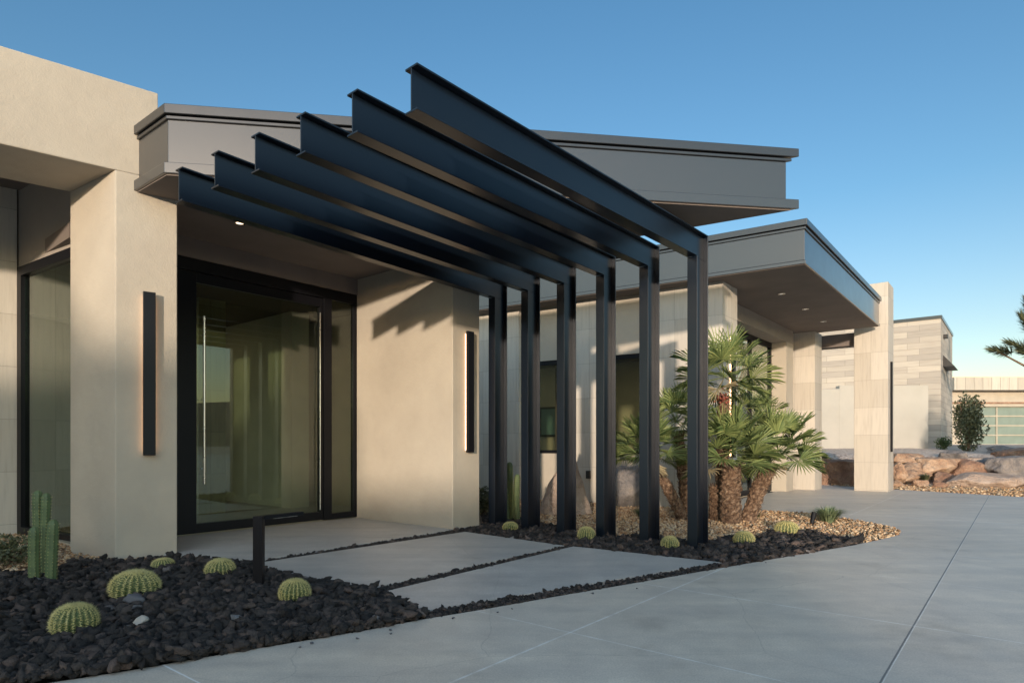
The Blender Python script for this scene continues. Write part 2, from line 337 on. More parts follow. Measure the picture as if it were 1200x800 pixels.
def scatter(name, polys, n, smin, smax, sub, m, label, zf=lambda p: 0*p[:, 0], avoid=(), layers=1, zj=.5, flat=.75, near=None, cat='gravel'):
    allp = np.concatenate([np.array(p) for p in polys]); lo, hi = allp.min(0), allp.max(0)
    pts = []
    tot = 0
    while tot < n:
        P = rng.uniform(lo, hi, size=(n*3, 2)); k = np.zeros(len(P), bool)
        for p in polys: k |= in_poly(P, p)
        for a in avoid: k &= ~in_poly(P, a)
        P = P[k]
        if near is not None: P = P[rng.uniform(size=len(P)) < np.clip(near/np.linalg.norm(P, axis=1), 0, 1)**2]
        pts.append(P); tot += len(P)
        if not len(P): break
    P = np.concatenate(pts)[:n]; n = len(P)
    V0, T0 = ico(sub); K = 6; var = [cut_rock(V0, 9, 100+i, .5, .95, .8 if sub > 1 else 0) for i in range(K)]
    s = smin*(smax/smin)**rng.uniform(size=n)**1.5; R = rotmats(n); which = rng.integers(0, K, n)
    sc = s[:, None]*rng.uniform([.8, .7, .6], [1.25, 1.0, .9], size=(n, 3))
    W = np.stack([var[w] for w in which])*sc[:, None, :]
    W = np.einsum('nij,nvj->nvi', R, W); W[:, :, 2] *= flat
    z = zf(P)+s*zj*rng.uniform(-.3, layers, n)
    W += np.concatenate([P, z[:, None]], 1)[:, None, :]
    T = (T0[None]+(np.arange(n)*len(V0))[:, None, None]).reshape(-1, 3)
    o = link(name, tri_mesh(name, W.reshape(-1, 3), T), m); tag(o, label, cat, kind='stuff'); return o

# ------------------------------------------------------------------ ground, driveway, slabs
def sheet(name, pts, z, m, thick=.0):
    bm = bmesh.new()
    if thick: prism_bm(bm, [tuple(p) for p in pts], z-thick, z)
    else:
        f = bm.faces.new([bm.verts.new((p[0], p[1], z)) for p in pts])
        bm.normal_update()
        if f.normal.z < 0: f.normal_flip()
    bmesh.ops.triangulate(bm, faces=[f for f in bm.faces if len(f.verts) > 4])
    me = bpy.data.meshes.new(name); bm.to_mesh(me); bm.free(); me.materials.append(m)
    o = bpy.data.objects.new(name, me); COL.objects.link(o); tag(o, kind='structure'); return o
sheet('ground', [(-900, -900), (900, -900), (900, 1200), (-900, 1200)], -.14, M['terrace'])
# driveway edge along the beds
LEFT_EDGE = [G(-60, 812), G(55, 800), G(150, 785.5), G(250, 768), G(346, 752), G(426, 738.5), G(497, 725), G(570, 713), G(660, 697), G(760, 680), G(843, 665.5), G(930, 650.5), G(1000, 638.5), G(1035, 631)]
TIP = [G(1050, 627), G(1056, 623.5), G(1052, 619.5), G(1035, 615), G(1010, 610.5), G(985, 606.5), G(955, 602.5), G(925, 599.5), G(890, 598.2), G(860, 598)]
left_far = G(-60, 812); lf = left_far + (left_far-G(55, 800))/np.linalg.norm(left_far-G(55, 800))*30
drive = [lf]+LEFT_EDGE+TIP+[(3.9, 11.3), (4.3, 11.9), (4.2, 12.6), (7.0, 16.1), (7.2, 18.6), (9.0, 18.4), G(1046, 573), G(1200, 582), (30, 8.0), (60, 0), (60, -60), (-60, -60), (-60, lf[1])]
sheet('driveway', drive, 0, M['driveway'], thick=.12)
# entry slabs
_a, _b = G(288, 659.5), G(532, 622.5)
gapw = .055
def ground_line(p, q, t): return p+(q-p)*t
slab1 = [G(212, 651), G(282, 664.0), G(300, 656.4), G(530, 621.4), (-.60, 8.82), (-2.48, 10.05), (-4.30, 7.95)]
slab1 = [np.array((-4.6, 7.1)), G(280, 661), G(530, 621.6), np.array((-.62, 8.80)), np.array((-2.45, 10.1)), np.array((-4.85, 7.28))]
slab2 = [G(289, 662.3), G(410, 694.5), G(436, 690), G(661, 640.0), G(545, 623.7)]
slab3 = [G(441, 696.0), G(497, 716.2), G(846, 659.3), G(672, 640.5)]
sheet('entry_slab', slab1, .016, M['slab'], thick=.13)
sheet('entry_slab', slab2, .012, M['slab'], thick=.13)
sheet('entry_slab', slab3, .008, M['slab'], thick=.13)

# terrace of higher ground at the back right
bm = bmesh.new()
rows = [(17.4, -.05), (18.6, .10), (19.6, .55), (20.6, .84), (25, 1.02), (30, 1.12), (45, 1.15), (90, 1.15), (700, 1.15)]
xs = list(np.linspace(2, 34, 33))+[60, 200, 700]
gr = []
for (y, z) in rows:
    gr.append([bm.verts.new((x if y < 40 or x > 3 else x-200, y+(x-14)*-.05 if y < 22 else y, z+(0.05*noise.noise(Vector((x*.6, y*.6, 0))) if 18 < y < 60 else 0))) for x in xs])
for i in range(len(rows)-1):
    for j in range(len(xs)-1): bm.faces.new((gr[i][j], gr[i][j+1], gr[i+1][j+1], gr[i+1][j]))
o = done('terrain', bm, M['terrace'], smooth=True); tag(o, kind='structure')

# ------------------------------------------------------------------ the house
house = empty('house', (0, 9, 0), 'tan stucco and travertine house with dark metal flat roofs behind the steel frames', 'house')
H = house
C1 = np.array([-4.10, 6.41])                     # near corner of the left pillar
wing_pillar = [C1, C1+Cd*.574, C1+Cd*.574+D*1.035, C1+D*1.035]
prism('pillar', wing_pillar, -.1, 4.032, M['stucco'], H, .012)
# wall above the recess of the left wing
wl = [C1+Cd*.391, C1-Cd*15, C1-Cd*15+D*1.035, C1+Cd*.391+D*1.035]
prism('upper_wall', wl, 4.03, 4.955, M['stucco'], H, .012)
# recess: ceiling, stone return, window wall
W0 = np.array([-6.63, 8.31])
prism('recess_ceiling', [C1+D*1.03-Cd*9, C1+D*1.03+Cd*.4, np.array([-4.0, 8.2]), W0+D*1.5+Cd*2, W0+D*1.5-Cd*9], 4.60, 4.9, M['soffit'], H)
M['stone_left'] = tile_mat('travertine_left_wing', Cd, W0, .42, .70, TRAV, z0=.13)
prism('stone_wall', quad(W0, -Cd, 8, D, .4), -.1, 4.61, M['stone_left'], H)
# header above the window
wdir = -D; wn = np.array([-.545, -.839])         # outward normal
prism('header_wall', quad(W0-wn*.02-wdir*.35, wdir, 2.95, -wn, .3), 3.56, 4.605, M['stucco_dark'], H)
win = empty('window', (W0[0], W0[1], 0)); win.parent = H; win.location = Vector((W0[0], W0[1], 0))-Vector(H.location)
fr = [(quad(W0, wdir, .12, -wn, .1), 0, 3.56), (quad(W0+wdir*.12, wdir, 2.2, -wn, .1), 3.44, 3.56), (quad(W0+wdir*.12, wdir, 2.2, -wn, .1), 0, .1), (quad(W0+wdir*2.32, wdir, .1, -wn, .1), 0, 3.56)]
prisms('frame', fr, M['frame_black'], win)
prism('pane', quad(W0+wdir*.12-wn*.05, wdir, 2.2, -wn, .01), .1, 3.44, M['mirror_glass'], win)

# entry recess: door wall, second pillar
C2 = np.array([-.827, 8.64]); E2 = np.array([-2.48, 10.03])
Nn = np.array([.774, -.633])                     # normal of A-faces, towards the right
p2 = [C2, C2+A*.557, C2+A*.557+B*2.3, E2-A*.0+B*.14, E2]
prism('pillar', [C2, C2+A*.557, C2+A*.557+B*2.2, C2+B*2.2], 0, 3.857, M['stucco'], H, .012)
Dl = E2-A*3.85                                    # left end of the door plane, behind the pillar
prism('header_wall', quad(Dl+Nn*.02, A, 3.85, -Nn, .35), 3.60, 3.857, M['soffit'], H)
def tA(px): return np.linalg.norm(col_on(px, E2, A)-Dl)
door = empty('entry_door'); door.parent = H; door.location = Vector((Dl[0], Dl[1], 0))-Vector(H.location)
t0, t1, t2, t3, t4, t5 = tA(205), tA(231), tA(376), tA(389), tA(415), tA(420.5)
def dq(a, b, off=0, w=.09): return quad(Dl+A*a-Nn*off, A, b-a, -Nn, w)
prisms('frame', [(dq(0, t0, 0), 0, 3.60), (dq(t0, t5), 3.44, 3.60), (dq(t2+.06, t3), .03, 3.44), (dq(t4, t5+.03), .03, 3.44), (dq(t3, t4), .03, .12)], M['frame_black'], door, .004)
prisms('door_leaf', [(dq(t0, t1, .015), .04, 3.43), (dq(t2, t2+.058, .015), .04, 3.43), (dq(t1, t2, .015), 3.30, 3.43), (dq(t1, t2, .015), .04, .16)], M['frame_black'], door, .004)
prism('pane', quad(Dl+A*t1-Nn*.055, A, t2-t1, -Nn, .012), .16, 3.30, M['glass'], door)
prism('pane', quad(Dl+A*t3-Nn*.045, A, t4-t3, -Nn, .012), .12, 3.44, M['glass'], door)
hp = Dl+A*tA(236.5)+Nn*.07
bm = bmesh.new(); tube(bm, (*hp, .68), (*hp, 2.86), .016, .016, 12)
for z in (.88, 1.78, 2.62): tube(bm, (*(hp), z), (*(hp-Nn*.085), z), .008, .008, 8)
done('handle', bm, M['steel'], door, smooth=False)
bm = bmesh.new(); hp2 = Dl+A*(t2-.02)+Nn*.012; tube(bm, (*hp2, .2), (*hp2, 3.2), .009, .009, 8); done('trim_strip', bm, M['steel'], door)

# interior of the entry hall
IN = H
back = E2-Nn*5.2
prism('hall_floor', [Dl-Nn*.1, E2+A*.9-Nn*.1, E2+A*.9-Nn*6, Dl-A*.0-Nn*6], -.05, .03, M['inner_floor'], IN)
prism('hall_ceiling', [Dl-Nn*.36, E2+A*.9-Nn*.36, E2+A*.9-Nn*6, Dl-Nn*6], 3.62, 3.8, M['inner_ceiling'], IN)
M['stone_hall'] = tile_mat('travertine_hall', A, E2, .45, .70, [(.40, .37, .24), (.46, .42, .28), (.52, .48, .33)])
prism('hall_wall', quad(E2-Nn*4.6+A*.9, -A, 3.0, -Nn, .3), .03, 3.62, M['stone_hall'], IN)
prism('hall_wall', quad(E2-Nn*2.0+A*.02, A, .35, -Nn, 2.6), .03, 3.62, M['inner_wall'], IN)
prism('hall_wall', quad(E2+A*.9-Nn*.36, A, .3, -Nn, 5.6), .03, 3.62, M['inner_wall'], IN)
prism('hall_wall', quad(Dl-Nn*6, A, 5.2, -Nn, .2), .0, 3.62, M['inner_wall'], IN)
prism('hall_pillar', quad(E2-Nn*2.2-A*1.55, A, .45, -Nn, .45), .03, 3.62, M['stone_hall'], IN)

for k_, (u, v_, lab) in enumerate(((-2.2, 4.2, 'left warm ceiling light inside the entry hall washing the stone wall'), (-1.1, 4.2, 'right warm ceiling light inside the entry hall washing the stone wall'))):
    c = E2+A*u-Nn*v_; e = empty('hall_light', (c[0], c[1], 3.6), lab, 'ceiling light', 'ceiling lights inside the entry hall')
    bm = bmesh.new(); tube(bm, (*c, 3.60), (*c, 3.63), .15, .15, 24); done('rim', bm, M['dark_box'], e)
    bm = bmesh.new(); tube(bm, (*c, 3.592), (*c, 3.598), .13, .13, 24); done('diffuser', bm, M['hall_lamp'], e)
# entry roof
RA = np.array([-3.41, 6.08]); RB = np.array([3.25, 7.02]); rb = np.array([-.868, .497])
roof1 = [RA, RB, RB+rb*4.9, np.array([-2.2, 10.6]), np.array([-5.0, 7.3]), np.array([-3.98, 6.52])]
core = offset(roof1, -.045)
prisms('entry_roof', [(core, 3.935, 4.40)], M['fascia'], H, .006)
prisms('roof_band', [(offset(roof1, -.0), 3.857, 3.965)], M['fascia'], H, .006)
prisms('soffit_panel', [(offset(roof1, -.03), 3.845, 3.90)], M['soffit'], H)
prisms('roof_cap', [(offset(roof1, -.025), 4.40, 4.435), (offset(roof1, .0), 4.445, 4.54)], M['fascia_cap'], H, .006)
prism('roof_top', offset(roof1, -.15), 4.541, 4.56, M['fascia_cap'], H)

# right wing: wall in D direction
Q0 = np.array([3.795, 11.17]); Dd = np.array([-.842, .539]); Qn = np.array([-.539, -.842])
M['stone_right'] = tile_mat('travertine_right_wing', Dd, Q0, .44, .70, TRAV, z0=.03)
def tq(px): return np.linalg.norm(col_on(px, Q0, Dd)-Q0)
ta, tb, tc, td, te = tq(763), tq(711), tq(666), tq(608), tq(520)
def qq(a, b, off=0, w=.35): return quad(Q0+Dd*a-Qn*off, Dd, b-a, -Qn, w)
s3 = [Q0, Q0+Dd*ta, Q0+Dd*ta-Qn*.6, Q0+A*.74]
prism('stone_pier', s3, -.1, 4.14, M['stone_right'], H)
prism('stone_pier', qq(tb, tc), -.1, 4.14, M['stone_right'], H)
prism('stone_pier', qq(td, te+2.5), -.1, 4.14, M['stone_right'], H)
for (a, b, zt) in ((ta, tb, 2.98), (tc, td, 2.98)):
    prism('upper_wall', qq(a, b, .14, .2), zt, 4.14, M['stucco'], H)
    prism('lower_wall', qq(a, b, .14, .2), -.1, 1.0, M['stucco'], H)
    we = empty('window'); we.parent = H; p = Q0+Dd*a; we.location = Vector((p[0], p[1], 1))-Vector(H.location)
    prisms('frame', [(qq(a, b, .16, .1), zt-.09, zt), (qq(a, b, .16, .1), 1.0, 1.07), (qq(a, a+.06, .16, .1), 1.07, zt-.09), (qq(b-.06, b, .16, .1), 1.07, zt-.09)], M['frame_black'], we)
    prism('pane', qq(a+.06, b-.06, .21, .01), 1.07, zt-.09, M['glass'], we)
# room behind those windows
prism('room_wall', quad(Q0+Dd*.9-Qn*3.6, Dd, 6.5, -Qn, .2), 0, 4.1, M['inner_wall'], H)
prism('room_floor', quad(Q0+Dd*.9-Qn*.4, Dd, 6.5, -Qn, 3.2), -.05, .03, M['inner_floor'], H)
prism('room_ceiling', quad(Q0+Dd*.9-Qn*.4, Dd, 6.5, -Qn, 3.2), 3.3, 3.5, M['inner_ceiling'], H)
for k_, (u, lab) in enumerate(((2.2, 'right ceiling light in the room behind the steel frames'), (4.2, 'left ceiling light in the room behind the steel frames'))):  # unseen lamps added to brighten the dark room behind the windows
    c = Q0+Dd*u-Qn*1.6; e = empty('room_light', (c[0], c[1], 3.26), lab, 'ceiling light', 'ceiling lights in the room behind the frames')
    bm = bmesh.new(); tube(bm, (*c, 3.27), (*c, 3.30), .2, .2, 24); done('rim', bm, M['dark_box'], e)
    bm = bmesh.new(); tube(bm, (*c, 3.262), (*c, 3.268), .18, .18, 24); done('diffuser', bm, M['room_lamp'], e)
pt = col_on(649, Q0-Qn*3.56, Dd)
rw = empty('room_window'); rw.parent = H; rw.location = Vector((pt[0], pt[1], 1.4))-Vector(H.location)
prism('frame', quad(pt-Dd*.42, Dd, .84, Qn, .05), 1.40, 2.22, M['frame_black'], rw)
prism('pane', quad(pt-Dd*.36+Qn*.052, Dd, .72, Qn, .01), 1.46, 2.16, M['teal'], rw)

# porte-cochere canopy
K0 = np.array([4.78, 10.05]); K1 = K0+A*7.03
can = [K0, K1, K1+B*1.9, np.array([4.5, 19.5]), K0+Dd*11+np.array([1, 4]), K0+Dd*11]
prisms('canopy_roof', [(offset(can, -.05), 4.20, 4.70)], M['fascia'], H, .006)
prisms('roof_band', [(offset(can, -.03), 4.137, 4.195)], M['fascia'], H, .005)
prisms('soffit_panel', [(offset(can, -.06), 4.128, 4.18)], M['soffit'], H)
prisms('roof_cap', [(offset(can, -.03), 4.70, 4.745), (offset(can, .0), 4.755, 4.86)], M['fascia_cap'], H, .006)
# wall in A direction under the canopy with tall glazing
T3 = np.array([7.33, 16.18])
def wa(px): return float((col_on(px, T3, A)-T3)@A)
wL, wG, wR = -4.9, wa(921.5), 0.0
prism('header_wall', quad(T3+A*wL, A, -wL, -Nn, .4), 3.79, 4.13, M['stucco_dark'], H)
prism('side_wall', quad(T3+A*wG, A, -wG+.02, -Nn, .4), -.02, 3.79, M['stucco'], H)
wd = empty('side_door'); wd.parent = H; p = T3+A*wL; wd.location = Vector((p[0], p[1], 0))-Vector(H.location)
g0 = T3+A*wL-Nn*.36; gl = wG-wL
prisms('frame', [(quad(g0, A, gl, -Nn, .08), 3.66, 3.79), (quad(g0, A, gl, -Nn, .08), 0, .12)]+[(quad(g0+A*k, A, .09, -Nn, .08), .12, 3.66) for k in (0, 1.35, 2.7, gl-.09)], M['frame_black'], wd)
prism('pane', quad(g0-Nn*.04, A, gl, -Nn, .01), .12, 3.66, M['glass'], wd)
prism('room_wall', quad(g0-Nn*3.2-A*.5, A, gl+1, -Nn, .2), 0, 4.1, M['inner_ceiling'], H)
prism('room_floor', quad(g0-Nn*.1, A, gl, -Nn, 3.1), -.05, .02, M['inner_floor'], H)
# canopy pillars
P3 = np.array([7.49, 16.46]); P1 = np.array([9.46, 15.60])
M['stone_p3'] = tile_mat('travertine_pillar', B, np.array([7.88, 16.14]), .505, .70, TRAV, z0=.0)
M['stone_p1'] = tile_mat('travertine_tall_pillar', B, P1, .38, .70, TRAV, z0=.03)
c3 = np.array([7.88, 16.14])
prism('stone_pillar', quad(c3, B, .62, A, .72), -.05, 4.135, M['stone_p3'], H, .004)
prism('stone_pillar', quad(P1, B, .765, A, .84), -.05, 5.28, M['stone_p1'], H, .004)
prism('canopy_beam', quad(P1+B*.76+A*.3, B, 1.4, A, .4), 3.80, 4.13, M['soffit'], H)
# electrical box on the middle pier
bx = col_on(690, Q0+Qn*.0, Dd)
prism('socket_box', quad(bx-Dd*.045, Dd, .09, Qn, .05), .50, .66, M['dark_box'], H, .004)

# ------------------------------------------------------------------ steel frames
half = np.array([.0465, -.038])
posts = [(828.7, 278.8), (772.7, 287.5), (722, 300), (675.8, 308.5), (633.8, 320.8), (594, 330)]
tips = [(489.6, 72.3), (417.8, 105.5), (358, 129), (304, 154.5), (255, 175.5), (213, 194.8)]
ZT, DP = 3.65, .30
def gz(px, py, z): y = F*(z-EYE)/(HZ-py); return np.array([(px-600)/F*y, y])
po = np.array([gz(*p, ZT) for p in posts]); ti = np.array([gz(*p, ZT) for p in tips])
k = np.arange(6)
for arr in (po,):                                             # real frames are evenly spaced
    for c in range(2): arr[:, c] = np.polyval(np.polyfit(k, arr[:, c], 1), k)
tif = np.stack([np.polyval(np.polyfit(k, ti[:, c], 2), k) for c in range(2)], 1)
ti = tif
names = ['nearest the camera and farthest right of the six', 'second from the right', 'third from the right', 'fourth from the right', 'fifth from the right, beside the last one', 'farthest left, right beside the entry pillar']
labs = ['black steel beam frame at the right end of the row, nearest the driveway',
        'black steel beam frame second from the right end of the row',
        'black steel beam frame third from the right end of the row',
        'black steel beam frame fourth from the right, its post before the boulder',
        'black steel beam frame fifth from the right, beside the dark columnar cactus',
        'black steel beam frame at the left end of the row, beside the entry pillar']
FR = []
for i in range(6):
    pr = po[i]-half; tp = ti[i]-half; d = (pr-tp); Ln = np.linalg.norm(d); d /= Ln; n = np.array([d[1], -d[0]])
    fe = empty('steel_frame', (pr[0], pr[1], 0), labs[i], 'steel frame', 'black steel frames in a stepped row over the entry')
    w, tf, tw = .06, .014, .010
    bm = bmesh.new()
    prism_bm(bm, [tuple(x) for x in (tp+n*w, pr+n*w, pr-n*w, tp-n*w)], ZT-tf, ZT)
    q = pr-d*DP
    prism_bm(bm, [tuple(x) for x in (tp+n*w, q+n*w, q-n*w, tp-n*w)], ZT-DP, ZT-DP+tf)
    prism_bm(bm, [tuple(x) for x in (tp+n*tw/2, pr-d*tf+n*tw/2, pr-d*tf-n*tw/2, tp-n*tw/2)], ZT-DP+tf, ZT-tf)
    done('beam', bm, M['black_steel'], fe, .002)
    bm = bmesh.new()
    prism_bm(bm, [tuple(x) for x in (pr+n*w, pr-d*tf+n*w, pr-d*tf-n*w, pr-n*w)], -.1, ZT-tf-.0005)
    prism_bm(bm, [tuple(x) for x in (q+n*w, q+d*tf+n*w, q+d*tf-n*w, q-n*w)], -.1, ZT-DP-.0005)
    prism_bm(bm, [tuple(x) for x in (q+d*tf+n*tw/2, pr-d*(tf)+n*tw/2, pr-d*(tf)-n*tw/2, q+d*tf-n*tw/2)], -.1, ZT-DP+tf-.001)
    done('post', bm, M['black_steel'], fe, .002)
    FR.append((pr, q))

# ------------------------------------------------------------------ lamps
def sconce(P, d, n, label, z0=1.08, z1=2.80, w=.125, lit=True):
    """bar held off the wall at P; d along the wall, n out of it"""
    P = np.array(P); e = empty('wall_light', (P[0], P[1], z0), label, 'wall light', 'long bar wall lights')
    prism('bar', quad(P-d*w/2+n*.035, d, w, n, .045), z0, z1, M['frame_black'], e, .003)
    prism('back_plate', quad(P-d*.03, d, .06, n, .03), z0+.05, z1-.05, M['frame_black'], e)
    if lit: prisms('light_strip', [(quad(P-d*.036, d, .005, n, .033), z0+.03, z1-.03), (quad(P+d*.031, d, .005, n, .033), z0+.03, z1-.03)], M['led'], e)
    return e
nC = np.array([.6115, -.791])
sconce(col_on(174, C1, Cd), Cd, nC, 'tall black bar wall light glowing on the large left stucco pillar', w=.115)
sconce(col_on(547.5, C2, A), A, Nn, 'tall black bar wall light on the narrow side of the entry pillar')
sconce(col_on(856, Q0, A), A, Nn, 'slim bar wall light on the travertine corner behind the fan palm', z0=.95, z1=3.2)
sconce(P1+A*.35-Nn*.03, A, Nn, 'thin dark bar wall light on the shaded side of the tall far pillar', z0=1.0, z1=3.3, lit=False, w=.06)
def downlight(x, y, z, label, on=True):
    e = empty('ceiling_light', (x, y, z), label, 'downlight', 'round recessed ceiling lights')
    bm = bmesh.new(); seg = 20
    a = [[bm.verts.new((x+math.cos(2*math.pi*i/seg)*r, y+math.sin(2*math.pi*i/seg)*r, zz)) for i in range(seg)] for r, zz in ((.068, z-.002), (.068, z-.010), (.05, z-.012), (.044, z-.002))]
    for k in range(3):
        for i in range(seg): bm.faces.new((a[k][i], a[k][(i+1) % seg], a[k+1][(i+1) % seg], a[k+1][i]))
    done('trim_ring', bm, M['steel'], e)
    bm = bmesh.new(); bm.faces.new([bm.verts.new((x+math.cos(2*math.pi*i/seg)*.044, y+math.sin(2*math.pi*i/seg)*.044, z-.004)) for i in range(seg)][::-1])
    done('lens', bm, M['lamp_lens'] if on else M['lamp_off'], e)
zc = 3.845
for (px, py, s) in ((281, 261, 'round downlight in the entry soffit, left of the two above the door'), (404, 295, 'round downlight in the entry soffit, right of the two above the door')):
    p = gz(px, py, zc); downlight(p[0], p[1], zc, s)
zc = 4.128
for (px, py, s) in ((916, 344, 'round downlight in the driveway canopy soffit, nearest of the three'), (944, 362, 'round downlight in the driveway canopy soffit, middle of the three'), (965, 376.5, 'round downlight in the driveway canopy soffit, farthest of the three')):
    p = gz(px, py, zc); downlight(p[0], p[1], zc, s, False)
# foreground path light
pp = G(303.5, 690); e = empty('path_light', (pp[0], pp[1], 0), 'black L shaped path light standing in the lava rock by the entry slabs', 'path light')
prism('post', quad(pp-np.array([.04, .03]), (1, 0), .078, (0, 1), .06), -.1, .605, M['frame_black'], e, .004)
ad = np.array([.55, .835]); prism('arm', quad(pp+np.array([-.035, .03]), ad, .42, np.array([.835, -.55]), .075), .575, .604, M['frame_black'], e, .003)
prism('lens', quad(pp+np.array([-.02, .03])+ad*.12, ad, .24, np.array([.835, -.55]), .04), .570, .5748, M['steel'], e)
# small stake spotlight
sp = G(952.5, 617); e = empty('spot_light', (sp[0], sp[1], 0), 'small black stake spotlight in the tan gravel beside the spiky bush', 'spotlight')
bm = bmesh.new(); tube(bm, (sp[0], sp[1], -.05), (sp[0], sp[1], .06), .01, .01); done('stake', bm, M['frame_black'], e)
bm = bmesh.new(); tube(bm, (sp[0]-.015, sp[1], .05), (sp[0]+.035, sp[1]+.03, .205), .028, .036, 14); done('lamp_head', bm, M['frame_black'], e)

# ------------------------------------------------------------------ planting beds
bedL = [G(-60, 812)]+LEFT_EDGE[1:7]+[G(497, 716.5), G(441, 696.5), G(410, 694.8), G(286, 661.5), G(280, 661.5), G(212, 650.5), G(212, 655), G(135, 659), G(90, 661), G(60, 668), G(0, 674), G(-80, 676), G(-160, 700)]
tanL = [G(212, 651.5), G(212, 655), G(135, 659), G(90, 661), G(60, 668), G(0, 674), G(-80, 676), (-8.5, 6.5), (-6.7, 8.4), (-4.4, 6.9), (-3.7, 6.6)]
gap12 = [G(281, 660.6), G(530, 621.4), G(543, 623.4), G(287, 662.2)]
gap23 = [G(410, 694.6), G(436, 690), G(661, 640), G(672, 640.3), G(441, 696), G(430, 700)]
gapF = [G(497, 716.4), G(846, 659.5), G(846, 665), G(497, 725)]
SLABR = [G(532, 621.5), G(543, 623), G(661, 640), G(672, 640.3), G(846, 659.3), G(846, 665), G(930, 650.5), G(975, 643)]
LT_B = [G(1012, 633.5), G(985, 629), G(955, 624), G(938, 622), G(905, 623), G(885, 629), G(850, 630), G(830, 635), G(790, 632), G(755, 629), G(715, 627), G(690, 628), G(660, 619), G(630, 612), G(600, 606), G(565, 600)]
lavaR = SLABR+LT_B+[np.array((-.40, 9.2)), np.array((-.62, 8.82))]
tanR = LT_B[::-1]+[G(1012, 636.5), G(1035, 631)]+TIP+[Q0, Q0+Dd*2, Q0+Dd*4.5, Q0+Dd*6.2]
sheet('bed_soil', [tuple(x) for x in bedL], -.035, M['soil'])
sheet('bed_soil', [(-9, 4.2), (-9, 9), (-6.7, 8.5), (-3.4, 6.9), (-.9, 9.9), (-2.5, 15.2), (4.3, 12), (4.6, 11.2), (7.6, 8.4), (2, 6.2), (-.7, 4.1), (-3.2, 3.0)], -.06, M['soil_tan'])
def moundL(P):
    z = np.array([noise.noise(Vector((p[0]*1.1, p[1]*1.1, 3))) for p in P])
    return .0+.05*z+.012
slabs_all = [slab1, slab2, slab3]
EDGE_IN = [np.array(p) for p in drive]
scatter('lava_rock_bed', [bedL], 13500, .016, .056, 2, M['lava'], 'rough black lava rocks filling the bed left of the entry slabs', moundL, avoid=slabs_all+[EDGE_IN, wing_pillar], layers=1.6, near=3.2)
scatter('lava_rock_joint_fill', [gap12, gap23, gapF], 3000, .011, .028, 2, M['lava'], 'small black lava chips filling the joints between the slabs', lambda P: -.006+0*P[:, 0], avoid=slabs_all+[EDGE_IN], layers=1.2)
scatter('lava_rock_strip', [lavaR], 5200, .020, .060, 2, M['lava'], 'rough black lava rocks round the feet of the steel posts', lambda P: -.01+0*P[:, 0], avoid=slabs_all+[EDGE_IN], layers=1.3)
scatter('tan_gravel_bed', [tanL], 7000, .010, .026, 1, M['pebble'], 'tan pebbles round the foot of the left stucco pillar', lambda P: -.005+0*P[:, 0], avoid=[EDGE_IN, wing_pillar, slab1], layers=1.2)
scatter('tan_gravel_island', [tanR], 24000, .012, .032, 1, M['pebble'], 'tan and orange pebbles covering the palm bed', lambda P: .0+0*P[:, 0], avoid=slabs_all+[EDGE_IN], layers=1.2)
farG = [G(1046, 573), G(1200, 582), (22, 8.6), (24, 16.8), (9, 18.8), (7.4, 18.8), (9, 18.2)]
scatter('roadside_gravel', [farG], 22000, .015, .05, 1, M['pebble'], 'golden gravel strip between the driveway and the boulder wall', lambda P: .0+0*P[:, 0], avoid=[EDGE_IN], layers=1, near=16)
sheet('gravel_ground', [tuple(p) for p in farG], -.02, M['soil_tan'])
# a few single stones
def boulder(name, c, s, seed, m, label, cat='boulder', sub=5, planes=9, rz=0, dmin=.55, rough=.11, group=None, taper=0, top=None):
    V, T = ico(sub); W = cut_rock(V, planes, seed, dmin, .98, rough)*1.12*np.array(s)
    if taper:
        h = np.clip((W[:, 2]/s[2]+1)/2, 0, 1); W[:, 0] *= 1-taper*h; W[:, 1] *= 1-taper*h
    if top is not None:
        lim = top*s[2]; over = W[:, 2] > lim; W[over, 2] = lim+(W[over, 2]-lim)*.12
    a = math.radians(rz); R = np.array([[math.cos(a), -math.sin(a), 0], [math.sin(a), math.cos(a), 0], [0, 0, 1]]); W = W@R.T+np.array(c)
    o = link(name, tri_mesh(name, W, T), m); tag(o, label, cat, group)
    if planes > 12: o.data.polygons.foreach_set('use_smooth', [True]*len(o.data.polygons))
    return o
M['pale_stone'] = plainmat('pale_stone', (.34, .32, .29)); M['slate_stone'] = plainmat('slate_stone', (.09, .09, .10))
p = G(164, 738); boulder('stone', (p[0], p[1], .055), (.042, .034, .03), 5, M['pale_stone'], 'single pale stone lying on the lava rocks between the two nearest cacti', 'stone', 3)
p = G(158, 712); boulder('stone', (p[0], p[1]-.02, .07), (.075, .05, .045), 8, M['slate_stone'], 'larger smooth slate grey stone in front of the biggest barrel cactus', 'stone', 3)

g_ = random.Random(9); V_, T_ = ico(2); proto_me = tri_mesh('lava_chip', cut_rock(V_, 8, 77, .6, .95, .5), T_); proto_me.materials.append(M['slate_stone'])
for px, py in ((352, 757), (371, 752.5), (418, 747), (455, 737), (461, 741), (530, 723), (588, 716), (601, 712), (697, 694), (742, 688), (560, 664), (618, 652), (322, 672), (903, 659)):
    o = bpy.data.objects.new('lava_chip', proto_me); COL.objects.link(o); q = G(px+g_.uniform(-6, 6), py+1.5); r = g_.uniform(.007, .013)
    o.location = (q[0], q[1], .012+r*.5 if py < 675 else r*.5); o.scale = (r, r*g_.uniform(.6, 1), r*.7); o.rotation_euler = (0, 0, g_.uniform(0, 6)); tag(o, 'tiny dark stone chip lying loose on the concrete beside the lava beds', 'stone', 'loose dark chips on the concrete')
